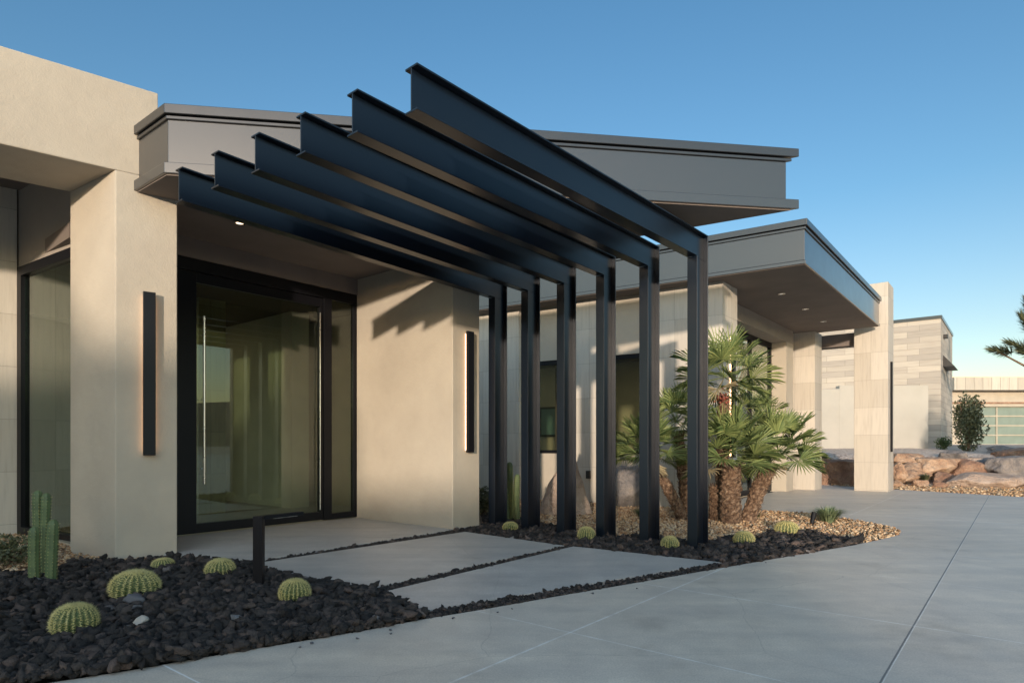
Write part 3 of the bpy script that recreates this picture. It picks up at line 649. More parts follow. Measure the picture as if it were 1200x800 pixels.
# barrel cacti
def barrel_mesh(ribs=22):
    bm = bmesh.new(); nv = 14; ns = ribs*4; rows = []
    for j in range(nv+1):
        f = j/nv; ph = -.55+f*(math.pi/2+.55)
        row = []
        for i in range(ns):
            th = 2*math.pi*i/ns; rb_ = .5+.5*math.cos(th*ribs); depth = .27*max(0, math.cos(ph))**.5
            r = math.cos(ph)*(1-depth*(1-rb_)); z = math.sin(ph)*.80-(.10*math.exp(-(math.cos(ph)/.25)**2))
            row.append(bm.verts.new((r*math.cos(th), r*math.sin(th), z+.38)))
        rows.append(row)
    for j in range(nv):
        for i in range(ns): bm.faces.new((rows[j][i], rows[j][(i+1) % ns], rows[j+1][(i+1) % ns], rows[j+1][i]))
    me = bpy.data.meshes.new('cactus_body'); bm.to_mesh(me); bm.free(); me.materials.append(M['barrel'])
    me.polygons.foreach_set('use_smooth', [True]*len(me.polygons))
    V, T = [], []; r = random.Random(3)
    for i in range(ribs):
        th = 2*math.pi*i/ribs
        for j in range(15):
            ph = -.4+j/14*(math.pi/2+.28)
            if ph > math.pi/2: continue
            c = Vector((math.cos(ph)*math.cos(th), math.cos(ph)*math.sin(th), math.sin(ph)*.80-.10*math.exp(-(math.cos(ph)/.25)**2)+.38))
            nrm = Vector((math.cos(ph)*math.cos(th), math.cos(ph)*math.sin(th), math.sin(ph)*1.1)).normalized()
            for s in range(13):
                d = (nrm*.55+Vector((r.uniform(-1, 1), r.uniform(-1, 1), r.uniform(-.8, .8)))*.95).normalized(); ln = r.uniform(.10, .24)
                u = d.orthogonal().normalized()*.0095; w = d.cross(u).normalized()*.0095; b0 = len(V)
                V += [c+u, c-u*.5+w, c-u*.5-w, c+d*ln]; T += [(b0, b0+1, b0+3), (b0+1, b0+2, b0+3), (b0+2, b0, b0+3)]
    for s in range(260):
        a = r.uniform(0, 6.28); q = .30*math.sqrt(r.random()); c = Vector((q*math.cos(a), q*math.sin(a), 1.06))
        d = Vector((r.uniform(-.5, .5), r.uniform(-.5, .5), 1)).normalized(); ln = r.uniform(.05, .12); u = d.orthogonal().normalized()*.009; w = d.cross(u).normalized()*.009; b0 = len(V)
        c.z = .38+.80*math.sqrt(max(0, 1-q*q))-.10*math.exp(-(q/.25)**2)-.01
        V += [c+u, c-u*.5+w, c-u*.5-w, c+d*ln]; T += [(b0, b0+1, b0+3), (b0+1, b0+2, b0+3), (b0+2, b0, b0+3)]
    ms = tri_mesh('cactus_spines', [tuple(v) for v in V], T); ms.materials.append(M['spine']); return me, ms
body_me, spine_me = barrel_mesh()
BAR = [(87, 746, 58, .80, 'round golden barrel cactus nearest the camera, leftmost in the lava bed', 0.02),
       (158, 703, 61, .66, 'widest golden barrel cactus, in the middle of the left lava bed', 0.02),
       (191, 672, 30, .55, 'low golden barrel cactus half sunk in lava rock behind the widest one', .03),
       (258, 680, 39, .72, 'golden barrel cactus left of the black path light', 0.02),
       (345, 712, 41, .80, 'golden barrel cactus right of the black path light', 0.045),
       (598, 626.5, 20, .62, 'smallest golden barrel cactus, between the two leftmost steel posts', 0.03),
       (687, 635.5, 25, .88, 'golden barrel cactus at the slab corner before the middle steel posts', 0.0),
       (785, 646, 25, .85, 'golden barrel cactus in front of the two rightmost steel posts', 0.0),
       (872, 640, 28, .72, 'golden barrel cactus just right of the last steel post', 0.0),
       (922, 628, 31, .62, 'flattened golden barrel cactus at the right end of the lava strip', 0.0)]
cp = []
for i, (px, py, w, hr, lab, zz) in enumerate(BAR):
    p = G(px, py-4); r = w/2/F*p[1]*random.uniform(.78, .86)
    e = empty('barrel_cactus', (p[0], p[1], .0+zz), lab, 'cactus', 'golden barrel cacti'); e.rotation_euler = (random.uniform(-.06, .06), random.uniform(-.06, .06), random.uniform(0, 6)); e.scale = (r, r, r*hr/.72)
    for nm, me in (('cactus_body', body_me), ('cactus_spines', spine_me)):
        o = bpy.data.objects.new(nm, me); COL.objects.link(o); o.parent = e

# columnar cacti
def column_cactus(stems, label, m, name='columnar_cactus'):
    base = G(stems[0][0], stems[0][1]); e = empty(name, (base[0], base[1], 0), label, 'cactus')
    for (px, pyb, pyt, wpx, dy) in stems:
        p = G(px, pyb)+np.array([0, dy]); p[0] = (px-600)/F*p[1]; h = EYE-(pyt-HZ)/F*p[1]; r = wpx/2/F*p[1]*.84; ribs = 8
        bm = bmesh.new(); ns = ribs*4; rows = []
        for j in range(19):
            f = j/18; z = -.08+(h+.08-1.4*r)*min(1, f/.72) if f < .72 else h-1.4*r+1.4*r*math.sin((f-.72)/.28*math.pi/2)
            rr = r if f < .72 else r*max(.02, math.cos((f-.72)/.28*math.pi/2))
            rr *= (1+.012*math.sin(j*1.7)); dx = .012*math.sin(z*4+px)
            rows.append([bm.verts.new((p[0]+dx+rr*(1-.15*(.5-.5*math.cos(2*math.pi*i/ns*ribs)))*math.cos(2*math.pi*i/ns), p[1]+rr*(1-.15*(.5-.5*math.cos(2*math.pi*i/ns*ribs)))*math.sin(2*math.pi*i/ns), z)) for i in range(ns)])
        for j in range(18):
            for i in range(ns): bm.faces.new((rows[j][i], rows[j][(i+1) % ns], rows[j+1][(i+1) % ns], rows[j+1][i]))
        s = done('stem', bm, m, e, smooth=True)
        V, T = [], []; r_ = random.Random(int(px*7))
        for i in range(ribs):
            th = 2*math.pi*i/ribs
            for q in range(int(h/.03)):
                z = .02+q*.03
                if z > h-r*.6: break
                c = Vector((p[0]+.012*math.sin(z*4+px)+r*math.cos(th), p[1]+r*math.sin(th), z))
                for s_ in range(4):
                    d = (Vector((math.cos(th), math.sin(th), 0))*.7+Vector((r_.uniform(-1, 1), r_.uniform(-1, 1), r_.uniform(-1, 1)))*.6).normalized()*.009
                    u = d.orthogonal().normalized()*.0012; b0 = len(V); V += [c+u, c-u, c+d]; T += [(b0, b0+1, b0+2)]
        me = s.data; bm = bmesh.new(); bm.from_mesh(me); off = Vector(wloc(s)); me.materials.append(M['spine'])
        vv = [bm.verts.new(v-off) for v in V]
        for t in T: bm.faces.new([vv[i] for i in t]).material_index = 1
        bm.to_mesh(me); bm.free()
    return e
column_cactus([(46, 676, 574, 13, .12), (54, 678, 577, 12, .16), (41.5, 680, 616, 14, -.02), (61.5, 680, 608, 14.5, 0)], 'green columnar cactus with four upright stems at the left edge of the lava bed', M['cactus'])
column_cactus([(598, 611, 541, 9, .2), (606.5, 611, 555, 8, .1), (593, 611, 570, 7, .0)], 'dark columnar cactus in shade between the two leftmost steel posts', M['cactus'])

# generic leafy plants
def leaf_cloud(name, c, r, n, size, m, parent=None, up=0., seed=1, shape=None, stretch=2.2):
    g = np.random.default_rng(seed); P = g.normal(size=(n, 3)); P /= np.linalg.norm(P, axis=1)[:, None]; P *= (g.uniform(size=n)**(1/2.2))[:, None]
    lump = np.array([noise.noise(Vector(p)*2.2+Vector((seed, 0, 0))) for p in P]); P *= (1+.45*lump)[:, None]
    P = P*np.array(r)+np.array(c)
    d = g.normal(size=(n, 3)); d[:, 2] += up; d /= np.linalg.norm(d, axis=1)[:, None]
    q = g.normal(size=(n, 3)); u = np.cross(d, q); u /= np.linalg.norm(u, axis=1)[:, None]
    s = size*g.uniform(.6, 1.3, n)[:, None]
    a = P-d*s*stretch/2; b = P+u*s/2; e_ = P+d*s*stretch/2; f = P-u*s/2
    V = np.stack([a, b, e_, f], 1).reshape(-1, 3); i = np.arange(n)*4
    T = np.concatenate([np.stack([i, i+1, i+2], 1), np.stack([i, i+2, i+3], 1)])
    return link(name, tri_mesh(name, V, T), m, parent)
def shrub(name, c, r, n, size, m, label, cat='shrub', up=.3, seed=1, stems=5, sh=None):
    e = empty(name, (c[0], c[1], c[2]), label, cat)
    bm = bmesh.new(); rr = random.Random(seed)
    for k_ in range(stems):
        a = rr.uniform(0, 6.28); tube(bm, (c[0], c[1], c[2]-.05), (c[0]+math.cos(a)*r[0]*.6, c[1]+math.sin(a)*r[1]*.6, c[2]+r[2]*1.5), .012*max(1, r[2]*2), .004, 5)
    done('branches', bm, M['trunk'], e)
    leaf_cloud('leaves', (c[0], c[1], c[2]+r[2]*1.02), r, n, size, m, e, up, seed); return e
def tuft(name, c, r, h, n, w, m, label, cat='plant', spread=1.0, seed=2):
    g = random.Random(seed); V, T = [], []
    for k_ in range(n):
        a = g.uniform(0, 6.283); q = g.uniform(0, .25)*r; b = Vector((c[0]+q*math.cos(a), c[1]+q*math.sin(a), c[2])); out = Vector((math.cos(a), math.sin(a), 0)); s = g.random()**.7*spread; L_ = h*g.uniform(.7, 1.15)
        mid = b+out*r*s*.45+Vector((0, 0, L_*.62)); tip = b+out*r*s+Vector((0, 0, L_*(1-.35*s))); u = Vector((-out.y, out.x, 0))*w
        i = len(V); V += [b+u*.7, b-u*.7, mid+u, mid-u, tip]; T += [(i, i+1, i+3), (i, i+3, i+2), (i+2, i+3, i+4)]
    o = link(name, tri_mesh(name, [tuple(v) for v in V], T), m); tag(o, label, cat); return o
p = G(970, 612); tuft('spiky_bush', (p[0], p[1], 0), .34, .27, 420, .007, M['grey_leaf'], 'grey green spiky bush in the tan gravel near the tip of the palm bed', 'bush', 1.0)
p = G(10, 662); shrub('low_shrub', (p[0]-.05, p[1], 0), (.36, .30, .15), 1500, .02, M['olive_leaf'], 'dark low small leaved shrub at the left edge against the travertine wall', seed=4)
p = G(755, 606); tuft('grass_tuft', (p[0], p[1], 0), .30, .16, 200, .006, M['green_leaf'], 'small green tuft at the foot of the left leaning palm trunks', seed=5)
p = G(800, 603); tuft('grass_tuft', (p[0], p[1], 0), .25, .14, 160, .006, M['green_leaf'], 'small green tuft directly behind the rightmost steel post', seed=6)
p = G(882, 609); tuft('grass_tuft', (p[0], p[1], 0), .22, .14, 160, .006, M['green_leaf'], 'small green tuft right of the middle palm trunk', seed=7)
p = G(566, 604); shrub('dark_shrub', (p[0], p[1], 0), (.20, .2, .24), 900, .03, M['olive_leaf'], 'dark shrub behind the entry pillar edge, left of the first steel post', seed=8)

# standing boulders in the palm bed
p = G(664, 602); boulder('boulder', (p[0]+.02, p[1], .30), (.46, .36, .72), 21, M['rock_pink'], 'tall pointed pinkish boulder standing behind the middle steel posts', rz=10, planes=14, dmin=.8, rough=.1, taper=.72)
p = G(742, 592); boulder('boulder', (p[0], p[1], .26), (.42, .35, .45), 33, M['rock_grey'], 'rounded grey boulder in shade behind the palm left crown', planes=16, dmin=.8)

# ------------------------------------------------------------------ fan palm
def palm():
    base = np.array([3.20, 9.72]); e = empty('fan_palm', (base[0], base[1], 0), 'clump of fan palms with several shaggy trunks behind the rightmost steel posts', 'palm')
    def P3(px, py, y): return Vector(((px-600)/F*y, y, EYE-(py-HZ)/F*y))
    def trunk(p, q, r0, r1, seed):
        g = random.Random(seed); bm = bmesh.new(); n = 22; seg = 14; prev = None
        u = (q-p).normalized().orthogonal().normalized(); v = (q-p).normalized().cross(u)
        for j in range(n+1):
            f = j/n; c = p.lerp(q, f)+Vector((0, 0, .06*math.sin(f*math.pi))); r = r0+(r1-r0)*f
            row = [bm.verts.new(c+(u*math.cos(a)+v*math.sin(a))*r*(1+.14*math.sin(j*2.6+a*5)+g.uniform(-.10, .10))) for a in [2*math.pi*i/seg for i in range(seg)]]
            if prev:
                for i in range(seg): bm.faces.new((prev[i], prev[(i+1) % seg], row[(i+1) % seg], row[i]))
            prev = row
        # old leaf bases
        ax = (q-p).normalized()
        for k_ in range(int(150*(q-p).length)):
            f = g.random(); a = g.uniform(0, 6.283); o_ = (u*math.cos(a)+v*math.sin(a)); c = p.lerp(q, f)+Vector((0, 0, .06*math.sin(f*math.pi)))+o_*(r0+(r1-r0)*f)*.92
            t = c+o_*g.uniform(.02, .05)+ax*g.uniform(.04, .09); w = o_.cross(ax).normalized()*g.uniform(.008, .018)
            vv = [bm.verts.new(c+w), bm.verts.new(c-w), bm.verts.new(t-w*.4), bm.verts.new(t+w*.4), bm.verts.new(c-o_*.01+ax*.02)]
            bm.faces.new(vv[:4]); bm.faces.new((vv[3], vv[2], vv[4]))
        done('trunk', bm, M['trunk'], e)
    def crown(c, R, n, seed, lean=(0, 0), name='crown'):
        g = random.Random(seed); V, T = [], []; VD, TD = [], []
        for k_ in range(n):
            f = (k_+.5)/n; el = math.radians(85-118*f**.85+g.uniform(-8, 8)); az = k_*2.39996+g.uniform(-.25, .25)
            d = Vector((math.cos(el)*math.cos(az)+lean[0]*.3, math.cos(el)*math.sin(az)+lean[1]*.3, math.sin(el))).normalized()
            dry = f > .97
            pet = R*g.uniform(.38, .55); fan = R*g.uniform(.45, .60)
            side = d.cross(Vector((0, 0, 1))); side = side.normalized() if side.length > .05 else Vector((math.cos(az+1.57), math.sin(az+1.57), 0))
            up = side.cross(d).normalized(); tw = g.uniform(-.7, .7); side, up = side*math.cos(tw)+up*math.sin(tw), up*math.cos(tw)-side*math.sin(tw)
            hub = c+d*pet-Vector((0, 0, .04*R*f)); VV, TT = (VD, TD) if dry else (V, T)
            # petiole
            i = len(VV); s = side*.006; VV += [c+s, c-s, hub+s, hub-s, c+up*.008, hub+up*.008]; TT += [(i, i+1, i+3), (i, i+3, i+2), (i, i+4, i+5), (i, i+5, i+2)]
            nl = g.randint(22, 28); sp_ = math.radians(g.uniform(85, 112))
            for q in range(nl):
                a = -sp_+2*sp_*q/(nl-1); ca, sa = math.cos(a), math.sin(a)
                ld = (d*ca+side*sa+up*(.34*abs(sa)+g.uniform(-.05, .05))).normalized()
                ln = fan*(1-.22*(abs(a)/sp_)**2)*g.uniform(.9, 1.06); w = side*ca-d*sa; w = w.normalized()*R*.0125
                m1 = hub+ld*ln*.45; m2 = hub+ld*ln*.8-Vector((0, 0, 1))*ln*.03; tip = hub+ld*ln-Vector((0, 0, 1))*ln*g.uniform(.04, .16)
                fold = up*R*.012; i = len(VV)
                VV += [hub, m1+w*1.15+fold, m1, m1-w*1.15+fold, m2+w*.62+fold*.5, m2-w*.62+fold*.5, tip]
                TT += [(i, i+2, i+1), (i, i+3, i+2), (i+1, i+2, i+4), (i+2, i+3, i+5), (i+4, i+2, i+6), (i+2, i+5, i+6)]
        o = link(name, tri_mesh(name, [tuple(x) for x in V], T), M['palm_leaf'], e)
        if VD: link('dry_leaves', tri_mesh('dry_leaves', [tuple(x) for x in VD], TD), M['palm_dry'], o)
        # brown heart
    Z = Vector((0, 0, 0))
    def gp(px, py, y): v = P3(px, py, y); return v
    b = lambda px, y: Vector(((px-600)/F*y, y, -.08))
    trunk(b(856, 9.45), gp(857, 545, 9.45), .155, .135, 1); crown(gp(857, 530, 9.42), .84, 26, 11)
    trunk(b(874, 9.65), gp(902, 545, 9.8), .11, .12, 2); crown(gp(912, 528, 9.8), .80, 28, 12, (.5, .1))
    trunk(b(846, 10.0), gp(848, 466, 10.0), .11, .085, 3); crown(gp(849, 442, 9.95), .90, 21, 13)
    trunk(b(806, 9.9), gp(795, 510, 10.0), .085, .08, 4); crown(gp(792, 494, 10.0), .70, 22, 14, (-.2, 0))
    trunk(b(804, 9.75), gp(766, 545, 9.75), .09, .075, 5); crown(gp(757, 526, 9.75), .72, 24, 15, (-.4, 0))
    trunk(b(838, 9.8), gp(838, 570, 9.85), .09, .09, 6); crown(gp(886, 492, 10.2), .64, 13, 16, (.5, .2))
    # fruit cluster under the top crown
    bm = bmesh.new(); g = random.Random(4); c0 = gp(846, 466, 9.86)
    for k_ in range(40):
        c = c0+Vector((g.gauss(0, .05), g.gauss(0, .03), g.gauss(0, .04))); bmesh.ops.create_icosphere(bm, subdivisions=1, radius=.022, matrix=Matrix.Translation(c))
    m_, nt_, b_ = mat('fruit_red'); b_.inputs['Base Color'].default_value = (.20, .05, .03, 1)
    o = done('fruit_cluster', bm, m_, e)
    return e
palm()

# ------------------------------------------------------------------ background right
M['stone_tower'] = tile_mat('ledge_stone', B, (18.67, 27.0), 1.25, .26, [(.32, .29, .255), (.39, .35, .30), (.45, .405, .345)], run=.37, z0=1.0, joint=.006, vein=(.9, 7))
TW = np.array([18.67, 27.0]); tw = empty('stone_building', (*TW, 1), 'tall block of long grey and cream stone courses behind the far pillar', 'building')
prism('wall', quad(TW, B, 14, A, 5.9), .6, 6.66, M['stone_tower'], tw)
prism('roof_edge', offset(quad(TW, B, 14, A, 5.9), .04), 6.66, 6.80, M['fascia_cap'], tw)
ap = TW+A*.9
bm = bmesh.new(); w0 = ap; w1 = ap+A*2.2; z = 4.75
vs = [bm.verts.new(x) for x in ((*w0, z+.42), (*w0, z-.1), (*(w0+Nn*.42), z-.1), (*w1, z+.2), (*w1, z-.1), (*(w1+Nn*.42), z-.1))]
for f in ((0, 1, 2), (3, 5, 4), (0, 2, 5, 3), (1, 4, 5, 2), (0, 3, 4, 1)): bm.faces.new([vs[i] for i in f])
done('awning', bm, M['dark_box'], tw)
prism('wall_lamp', quad(ap+A*.1, A, .4, Nn, .16), 5.95, 6.10, M['dark_box'], tw)  # small dark scupper on the side wall
prism('gate', quad(TW+B*.62+np.array([0, -.0]), B, .30, -A, .1), 1.0, 3.1, M['dark_box'], tw)
gw = [np.array([13.2, 25.0]), np.array([16.78, 25.0]), np.array([16.78, 25.3]), np.array([13.2, 25.3])]
g_ = empty('garden_wall', (15, 25, 1), 'plain beige stucco garden wall above the boulders, in front of the stone building', 'wall')
prism('wall', gw, .8, 3.55, M['garden_stucco'], g_, .01)
prism('side_wall', [np.array([13.2, 25.0]), np.array([13.2, 25.3]), np.array([11.0, 26.2]), np.array([11.0, 25.9])], .8, 3.42, M['garden_stucco'], g_, .01)
# garage building
def X(px, y): return (px-600)/F*y
yg = 45.0; ga = empty('garage_building', (X(1160, yg), yg, 1.1), 'low beige garage with frosted glass panel door at the far right', 'garage')
def box(name, x0, x1, y0, y1, z0, z1, m, par, bev=0): return prism(name, [(x0, y0), (x1, y0), (x1, y1), (x0, y1)], z0, z1, m, par, bev)
def zz(py, y): return EYE-(py-HZ)/F*y
box('roof_parapet', X(1112, yg), X(1330, yg), yg+2, yg+14, zz(446, yg), zz(437.5, yg), M['beige_trim'], ga)
M['seam'] = tile_mat('seamed_metal', (1, 0), (0, 0), .62, 4, [(.36, .33, .28), (.42, .38, .32), (.47, .43, .37)], joint=.02, vein=(6, .6))
box('fascia', X(1108, yg), X(1335, yg), yg-.9, yg+2.1, zz(458, yg), zz(443.5, yg), M['seam'], ga)
box('lintel', X(1112, yg), X(1330, yg), yg-.05, yg+.3, zz(476, yg), zz(458, yg), M['stucco'], ga)
box('wall', X(1112, yg), X(1128, yg), yg, yg+10, .9, zz(476, yg), M['stucco'], ga)
box('wall', X(1236, yg), X(1330, yg), yg, yg+10, .9, zz(476, yg), M['stucco'], ga)
box('lintel_trim', X(1112, yg), X(1330, yg), yg-.12, yg-.052, zz(473, yg), zz(471, yg), M['rock_red'], ga)
gd = empty('garage_door'); gd.parent = ga; gd.location = Vector((X(1180, yg), yg+.2, 1.1))-Vector(ga.location)
box('panel', X(1128, yg), X(1236, yg), yg+.2, yg+.25, 1.1, zz(476, yg), M['frost'], gd)
lst = []
for r_ in range(5):
    z = 1.15+(zz(476, yg)-1.15)*r_/4; lst.append(([(X(1128, yg), yg+.14), (X(1236, yg), yg+.14), (X(1236, yg), yg+.2), (X(1128, yg), yg+.2)], z-.045, z+.045))
for c_ in range(4):
    x = X(1128+c_*42, yg); lst.append(([(x-.05, yg+.135), (x+.05, yg+.135), (x+.05, yg+.2), (x-.05, yg+.2)], 1.1, zz(476, yg)))
prisms('rails', lst, M['alu'], gd)
# retaining boulders
def bp(px, py, y, s, seed, m, label, **kw):
    x = (px-600)/F*y; z = EYE-(py-HZ)/F*y; boulder('boulder', (x, y, z), s, seed, m, label, group='boulders of the retaining wall', **kw)
bp(1093, 546, 18.9, (.60, .5, .42), 41, M['rock_tan'], 'large angular orange tan boulder resting on smaller ones right of the tall far pillar', planes=7, dmin=.7, rz=10, top=.55)
bp(1068, 557, 18.5, (.58, .5, .30), 42, M['rock_tan'], 'low brown boulder at the foot of the large angular one')
bp(1057, 537, 19.2, (.42, .4, .25), 43, M['rock_tan'], 'small upper boulder touching the right edge of the tall far pillar', top=.6)
bp(1049, 553, 18.2, (.22, .3, .24), 44, M['rock_tan'], 'smallest orange stone beside the foot of the tall far pillar')
bp(1149, 541, 19.6, (1.05, .6, .24), 45, M['rock_pink'], 'long flat layered slab of rock below the upright shrub', planes=8, rz=-6, top=.5)
bp(1126, 556, 18.9, (.60, .5, .34), 46, M['rock_red'], 'reddish boulder behind the left end of the smooth pale boulder')
bp(1152, 565, 17.4, (.84, .5, .26), 47, M['rock_pink'], 'smooth rounded pale pink boulder lying in front on the gravel', planes=18, dmin=.86, rough=.04)
bp(1196, 551, 18.6, (.85, .6, .46), 48, M['rock_grey'], 'dark grey boulder in shade at the right edge of the photo', planes=10)
bp(1190, 534, 20.4, (.8, .5, .28), 49, M['rock_red'], 'brown flat boulder on the terrace above the dark grey one', planes=8)
bp(1178, 529, 21.5, (.5, .4, .16), 50, M['rock_grey'], 'small grey stone lying on the terrace gravel near the garage')
bp(986, 555, 18.6, (.66, .5, .72), 51, M['rock_red'], 'big square reddish block seen between the two far pillars', planes=6, dmin=.85, top=.5)
bp(967, 543, 18.9, (.25, .35, .22), 52, M['rock_tan'], 'small tan stone left of the big square block between the far pillars')
bp(968, 562, 18.4, (.26, .35, .26), 53, M['rock_red'], 'small brown stone at the ground left of the big square block between the far pillars')
bp(1225, 545, 19, (.8, .6, .5), 54, M['rock_tan'], 'tan boulder just beyond the right edge of the photo')
bp(1108, 563, 18.1, (.35, .3, .2), 55, M['rock_red'], 'small dark red stone between the brown boulder and the pale pink one')
for k_, (px, py, yy, sz, lab) in enumerate(((1081, 566, 17.6, .16, 'small stone at the foot of the low brown boulder'), (1101, 569, 17.2, .12, 'smallest loose stone left of the smooth pale boulder'), (1122, 535, 20.0, .22, 'small stone touching the left end of the long flat slab'), (1053, 568, 17.4, .13, 'small stone at the gravel edge beside the far pillar foot'), (1187, 566, 17.8, .2, 'small stone right of the smooth pale boulder'), (1110, 534, 20.2, .2, 'little tan stone on the terrace edge behind the angular boulder'))):
    bp(px, py, yy, (sz*1.3, sz, sz*.8), 90+k_, [M['rock_tan'], M['rock_red'], M['rock_grey']][k_ % 3], lab)
p = (X(1084, 18.0), 18.0); tuft('rock_plant', (p[0], p[1], .08), .25, .3, 120, .01, M['olive_leaf'], 'small dark plant growing among the low boulders right of the tall pillar', seed=12)
c = (X(1135, 23), 23, .95); e = empty('upright_shrub', c, 'upright dense olive shrub in front of the garage door', 'shrub')
bm = bmesh.new(); tube(bm, (c[0], c[1], .8), (c[0], c[1], 2.4), .06, .02); [tube(bm, (c[0], c[1], 1.1), (c[0]+dx, c[1], 2.6), .03, .01) for dx in (-.3, .3, .12)]; done('branches', bm, M['trunk'], e)
leaf_cloud('leaves', (c[0], c[1], .95+1.08), (.52, .45, 1.05), 3600, .055, M['olive_leaf'], e, .8, 21)
c = (X(1106, 24.5), 24.5, 1.0); shrub('round_shrub', c, (.28, .28, .24), 900, .035, M['green_leaf'], 'small round green bush at the corner of the stone building', 'bush', seed=22)

# tree at the right whose branch tips reach into the picture
def spiky_tree():
    bx_, by_ = 24.0, 24.8; e = empty('spiky_tree', (bx_, by_, 0), 'spiky leaved tree at the right edge with tufted branch tips against the sky', 'tree')
    def P(px, py, y): return Vector(((px-600)/F*y, y, EYE-(py-HZ)/F*y))
    bm = bmesh.new(); base = Vector((bx_, by_, -.1)); crot = Vector((bx_-.4, by_-.1, 2.9)); tube(bm, base, crot, .28, .2, 12)
    V, T = [], []; g = random.Random(5)
    ends = [(1166, 410, 14.4, (-1, 0, .15)), (1185, 402, 14.6, (-.8, .1, .35)), (1200, 412, 14.5, (-.5, 0, .1)), (1198, 372, 14.8, (-.4, 0, .8)), (1203, 354, 14.9, (-.2, 0, 1)), (1230, 330, 15, (0, 0, 1)), (1240, 380, 15, (.3, 0, 1)), (1260, 350, 15.2, (.5, 0, 1)), (1225, 400, 14.5, (-.2, -.2, .8))]
    for (px, py, y, d) in ends:
        y = 24+(y-14.5); q = P(px, py, y); d = Vector(d).normalized(); mid = crot.lerp(q, .5)+Vector((0, 0, -.15)); tube(bm, crot, mid, .10, .06, 8); tube(bm, mid, q, .06, .025, 8)
        for s in range(280):
            f = g.random(); b = q-d*(.70*f)+d*.03; a = Vector((g.gauss(0, 1), g.gauss(0, 1), g.gauss(0, 1))); a = (a-d*a.dot(d)).normalized()
            dd = (a*(.35+.75*f)+d*(1.1-.5*f)).normalized(); L_ = g.uniform(.30, .46); u = dd.cross(a).normalized() if dd.cross(a).length > .01 else dd.orthogonal().normalized(); u *= .012
            i = len(V); V += [b+u, b-u, b+dd*L_*.5+u, b+dd*L_*.5-u, b+dd*L_]; T += [(i, i+1, i+3), (i, i+3, i+2), (i+2, i+3, i+4)]
    done('trunk', bm, M['trunk'], e); link('leaves', tri_mesh('leaves', [tuple(v) for v in V], T), M['pine_leaf'], e)
spiky_tree()

# ------------------------------------------------------------------ out of view: house seen in the glass, unseen trees, shrubs and ridge
EL, AZ = 6.8, math.atan2(.179, .984)
hd = np.array([math.sin(AZ), math.cos(AZ)]); ld = np.array([hd[1], -hd[0]])       # travel direction, lateral
def SL(s, l): return -hd*s+ld*l                                                      # s metres towards the sun, l sideways
nb = empty('neighbour_house', (*SL(26, -14), 0), 'low tan house across the driveway, reflected in the entry glass', 'house')
prism('wall', [SL(24, -40), SL(24, -4.62), SL(34, -4.62), SL(34, -40)], 0, 5.5, M['stucco'], nb)
prism('roof_edge', offset([SL(24, -40), SL(24, -4.62), SL(34, -4.62), SL(34, -40)], .25), 5.5, 5.75, M['fascia_cap'], nb)
prism('wall', [SL(25, -4.57), SL(25, 1.5), SL(33, 1.5), SL(33, -4.57)], 0, 4.5, M['stucco'], nb)
prisms('garage_opening', [([SL(23.95, -9), SL(23.95, -14), SL(24.2, -14), SL(24.2, -9)], 0, 2.6)], M['dark_box'], nb)
def shade_tree(s, l, h, r, n, seed, label):  # unseen trees added behind the camera to soften the shade on the pillar
    p = SL(s, l); e = empty('street_tree', (*p, 0), label, 'tree', 'trees across the driveway'); bm = bmesh.new(); tube(bm, (*p, -.1), (*p, h*.6), .18, .10, 10)
    g = random.Random(seed)
    for k_ in range(7):
        a = g.uniform(0, 6.28); tube(bm, (*p, h*.45), (p[0]+math.cos(a)*r*.7, p[1]+math.sin(a)*r*.7, h*.45+r*g.uniform(.3, .9)), .06, .02, 6)
    done('trunk', bm, M['trunk'], e); leaf_cloud('crown', (*p, h-r*.85), (r, r, r*.85), n, .16, M['green_leaf'], e, .2, seed)
shade_tree(22, -6.6, 6.3, 1.35, 520, 61, 'broad tree across the driveway, nearest of the three mirrored in the door glass')
shade_tree(23, -10.6, 6.6, 2.0, 1500, 62, 'middle one of three trees across the driveway, mirrored in the door glass')
shade_tree(22, -13.8, 6.8, 2.0, 1500, 63, 'farthest of three trees across the driveway, mirrored in the left wing glass')
# unseen planting beyond the right edge, placed to darken the posts' reflections
for i_, (x, y, h) in enumerate(((15.0, 9.4, 4.6), (15.3, 11.6, 5.0), (17.2, 13.6, 4.7), (19.8, 15.6, 4.3), (15.2, 7.2, 4.8))):
    shrub('tall_shrub', (x, y, -.05), (1.2, 1.4, h/2.1), 2600, .13, M['green_leaf'], ['tall shrub outside the right edge, second in the row from the entry side', 'tallest shrub in the row outside the right edge', 'fourth tall shrub of the row outside the right edge', 'last and lowest tall shrub of the row outside the right edge', 'first tall shrub of the row outside the right edge'][i_], seed=70+i_)
# unseen ridge added behind the camera, darkens reflections in glass and metal
bm = bmesh.new(); rr = []
for i in range(91):
    a = math.radians(46+230*i/90); r0 = 420
    hgt = 25+9*noise.noise(Vector((i*.17, 0, 0)))+5*noise.noise(Vector((i*.7, 3, 0)))
    hgt *= min(1, .25+i*.1, .1+(90-i)*.1); hgt += 14*math.exp(-((i-8)/9)**2)
    x, y = math.sin(a), math.cos(a)
    rr.append([bm.verts.new((x*r0*.8, y*r0*.8, -1)), bm.verts.new((x*r0*.93, y*r0*.93, hgt*.55)), bm.verts.new((x*r0, y*r0, hgt)), bm.verts.new((x*r0*1.2, y*r0*1.2, -1))])
for i in range(90):
    for k in range(3): bm.faces.new((rr[i][k], rr[i][k+1], rr[i+1][k+1], rr[i+1][k]))
o = done('hills', bm, M['hill'], smooth=True); tag(o, kind='structure')

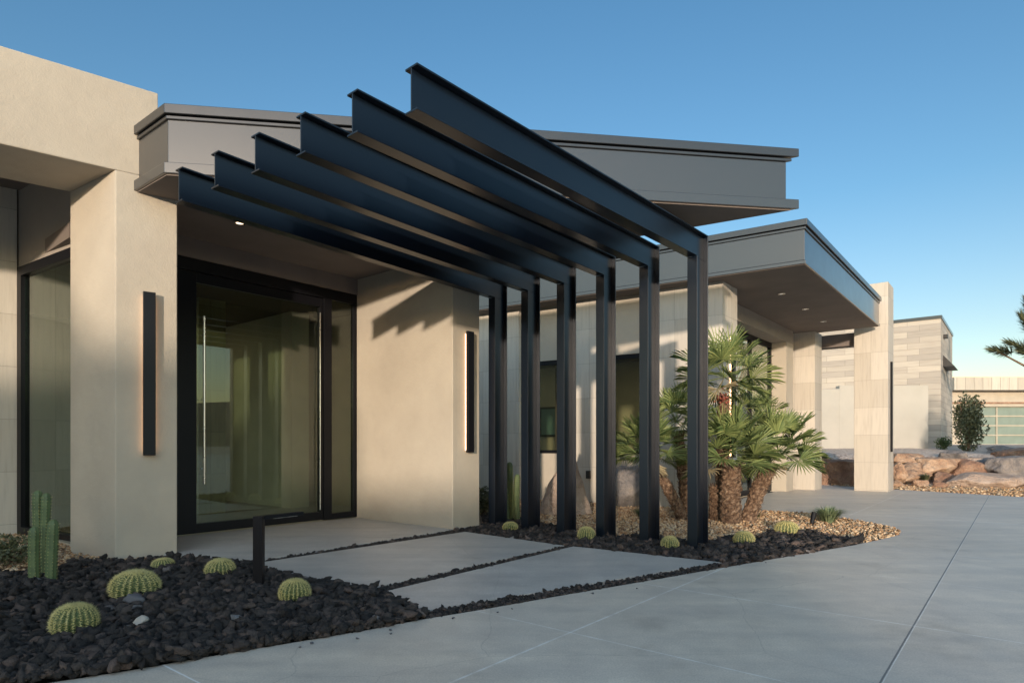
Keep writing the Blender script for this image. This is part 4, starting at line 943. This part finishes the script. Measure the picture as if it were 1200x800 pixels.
# ------------------------------------------------------------------ sky, sun, camera
w = bpy.data.worlds.new('World'); S.world = w; w.use_nodes = True; nt = w.node_tree
bg = nt.nodes['Background']; sky = nt.nodes.new('ShaderNodeTexSky'); sky.sky_type = 'NISHITA'; sky.sun_disc = False
sun_to = Vector((-hd[0], -hd[1], math.tan(math.radians(EL)))).normalized()
sky.sun_elevation = math.radians(EL); sky.sun_rotation = math.atan2(sun_to.x, sun_to.y)
sky.air_density = 1.15; sky.dust_density = .5; sky.ozone_density = 1.6; sky.altitude = 300
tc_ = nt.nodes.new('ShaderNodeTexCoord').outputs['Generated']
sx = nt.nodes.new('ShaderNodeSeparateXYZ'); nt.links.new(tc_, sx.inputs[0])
r1 = ramp(nt, sx.outputs[2], [(0, (.80, .78, .82)), (.16, (.60, .64, .74)), (.34, (.42, .60, .74)), (.6, (.36, .58, .74)), (.9, (1.0, 1.0, 1.0))])  # tint deepens the sky in view; zenith raised out of view for fill
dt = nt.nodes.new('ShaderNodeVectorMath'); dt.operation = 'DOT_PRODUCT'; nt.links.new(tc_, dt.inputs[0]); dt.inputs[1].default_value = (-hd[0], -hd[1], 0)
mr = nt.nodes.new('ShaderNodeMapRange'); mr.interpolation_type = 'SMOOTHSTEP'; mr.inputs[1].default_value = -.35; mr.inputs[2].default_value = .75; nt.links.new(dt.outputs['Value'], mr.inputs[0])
mxs = nt.nodes.new('ShaderNodeMix'); mxs.data_type = 'RGBA'; nt.links.new(mr.outputs[0], mxs.inputs[0]); nt.links.new(r1.outputs[0], mxs.inputs[6]); mxs.inputs[7].default_value = (2.2, 2.0, 1.85, 1)  # added tint brightens the sky on the sun side to lift fill light
# sky tint lowered round the low sun to cut its glow in reflections
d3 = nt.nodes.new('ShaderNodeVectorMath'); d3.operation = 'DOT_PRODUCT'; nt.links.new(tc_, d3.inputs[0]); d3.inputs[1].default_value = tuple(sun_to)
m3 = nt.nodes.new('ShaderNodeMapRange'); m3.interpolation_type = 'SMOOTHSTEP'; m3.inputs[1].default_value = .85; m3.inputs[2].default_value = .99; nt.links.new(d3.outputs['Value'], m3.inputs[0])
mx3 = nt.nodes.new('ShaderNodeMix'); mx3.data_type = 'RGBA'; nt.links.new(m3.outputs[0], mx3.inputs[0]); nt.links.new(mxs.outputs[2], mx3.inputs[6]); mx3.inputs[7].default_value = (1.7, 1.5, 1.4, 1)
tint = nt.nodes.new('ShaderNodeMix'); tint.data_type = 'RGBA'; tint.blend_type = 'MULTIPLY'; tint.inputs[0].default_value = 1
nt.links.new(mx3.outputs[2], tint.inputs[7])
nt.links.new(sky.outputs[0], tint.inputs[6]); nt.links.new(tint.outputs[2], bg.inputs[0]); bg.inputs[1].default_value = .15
sl = bpy.data.lights.new('sun', 'SUN'); sl.energy = 2.0; sl.angle = math.radians(1.3); sl.color = (1, .83, .66)
so = bpy.data.objects.new('sun', sl); COL.objects.link(so); so.rotation_euler = (-sun_to).to_track_quat('-Z', 'Y').to_euler(); so.location = (-10, -20, 10)
cd = bpy.data.cameras.new('camera'); cam = bpy.data.objects.new('camera', cd); COL.objects.link(cam)
cam.location = (0, 0, EYE); cam.rotation_euler = (math.radians(90), 0, 0); cd.sensor_width = 36; cd.lens = F/1200*36; cd.shift_y = .1; cd.clip_end = 3000; cd.clip_start = .05
S.camera = cam
vs = S.view_settings; vs.view_transform = 'Standard'; vs.look = 'None'; vs.gamma = 1; vs.use_curve_mapping = False; vs.exposure = 1.2
S.render.engine = 'CYCLES'; S.render.resolution_x = 1024; S.render.resolution_y = 682
S.cycles.max_bounces = 8; S.cycles.transparent_max_bounces = 12
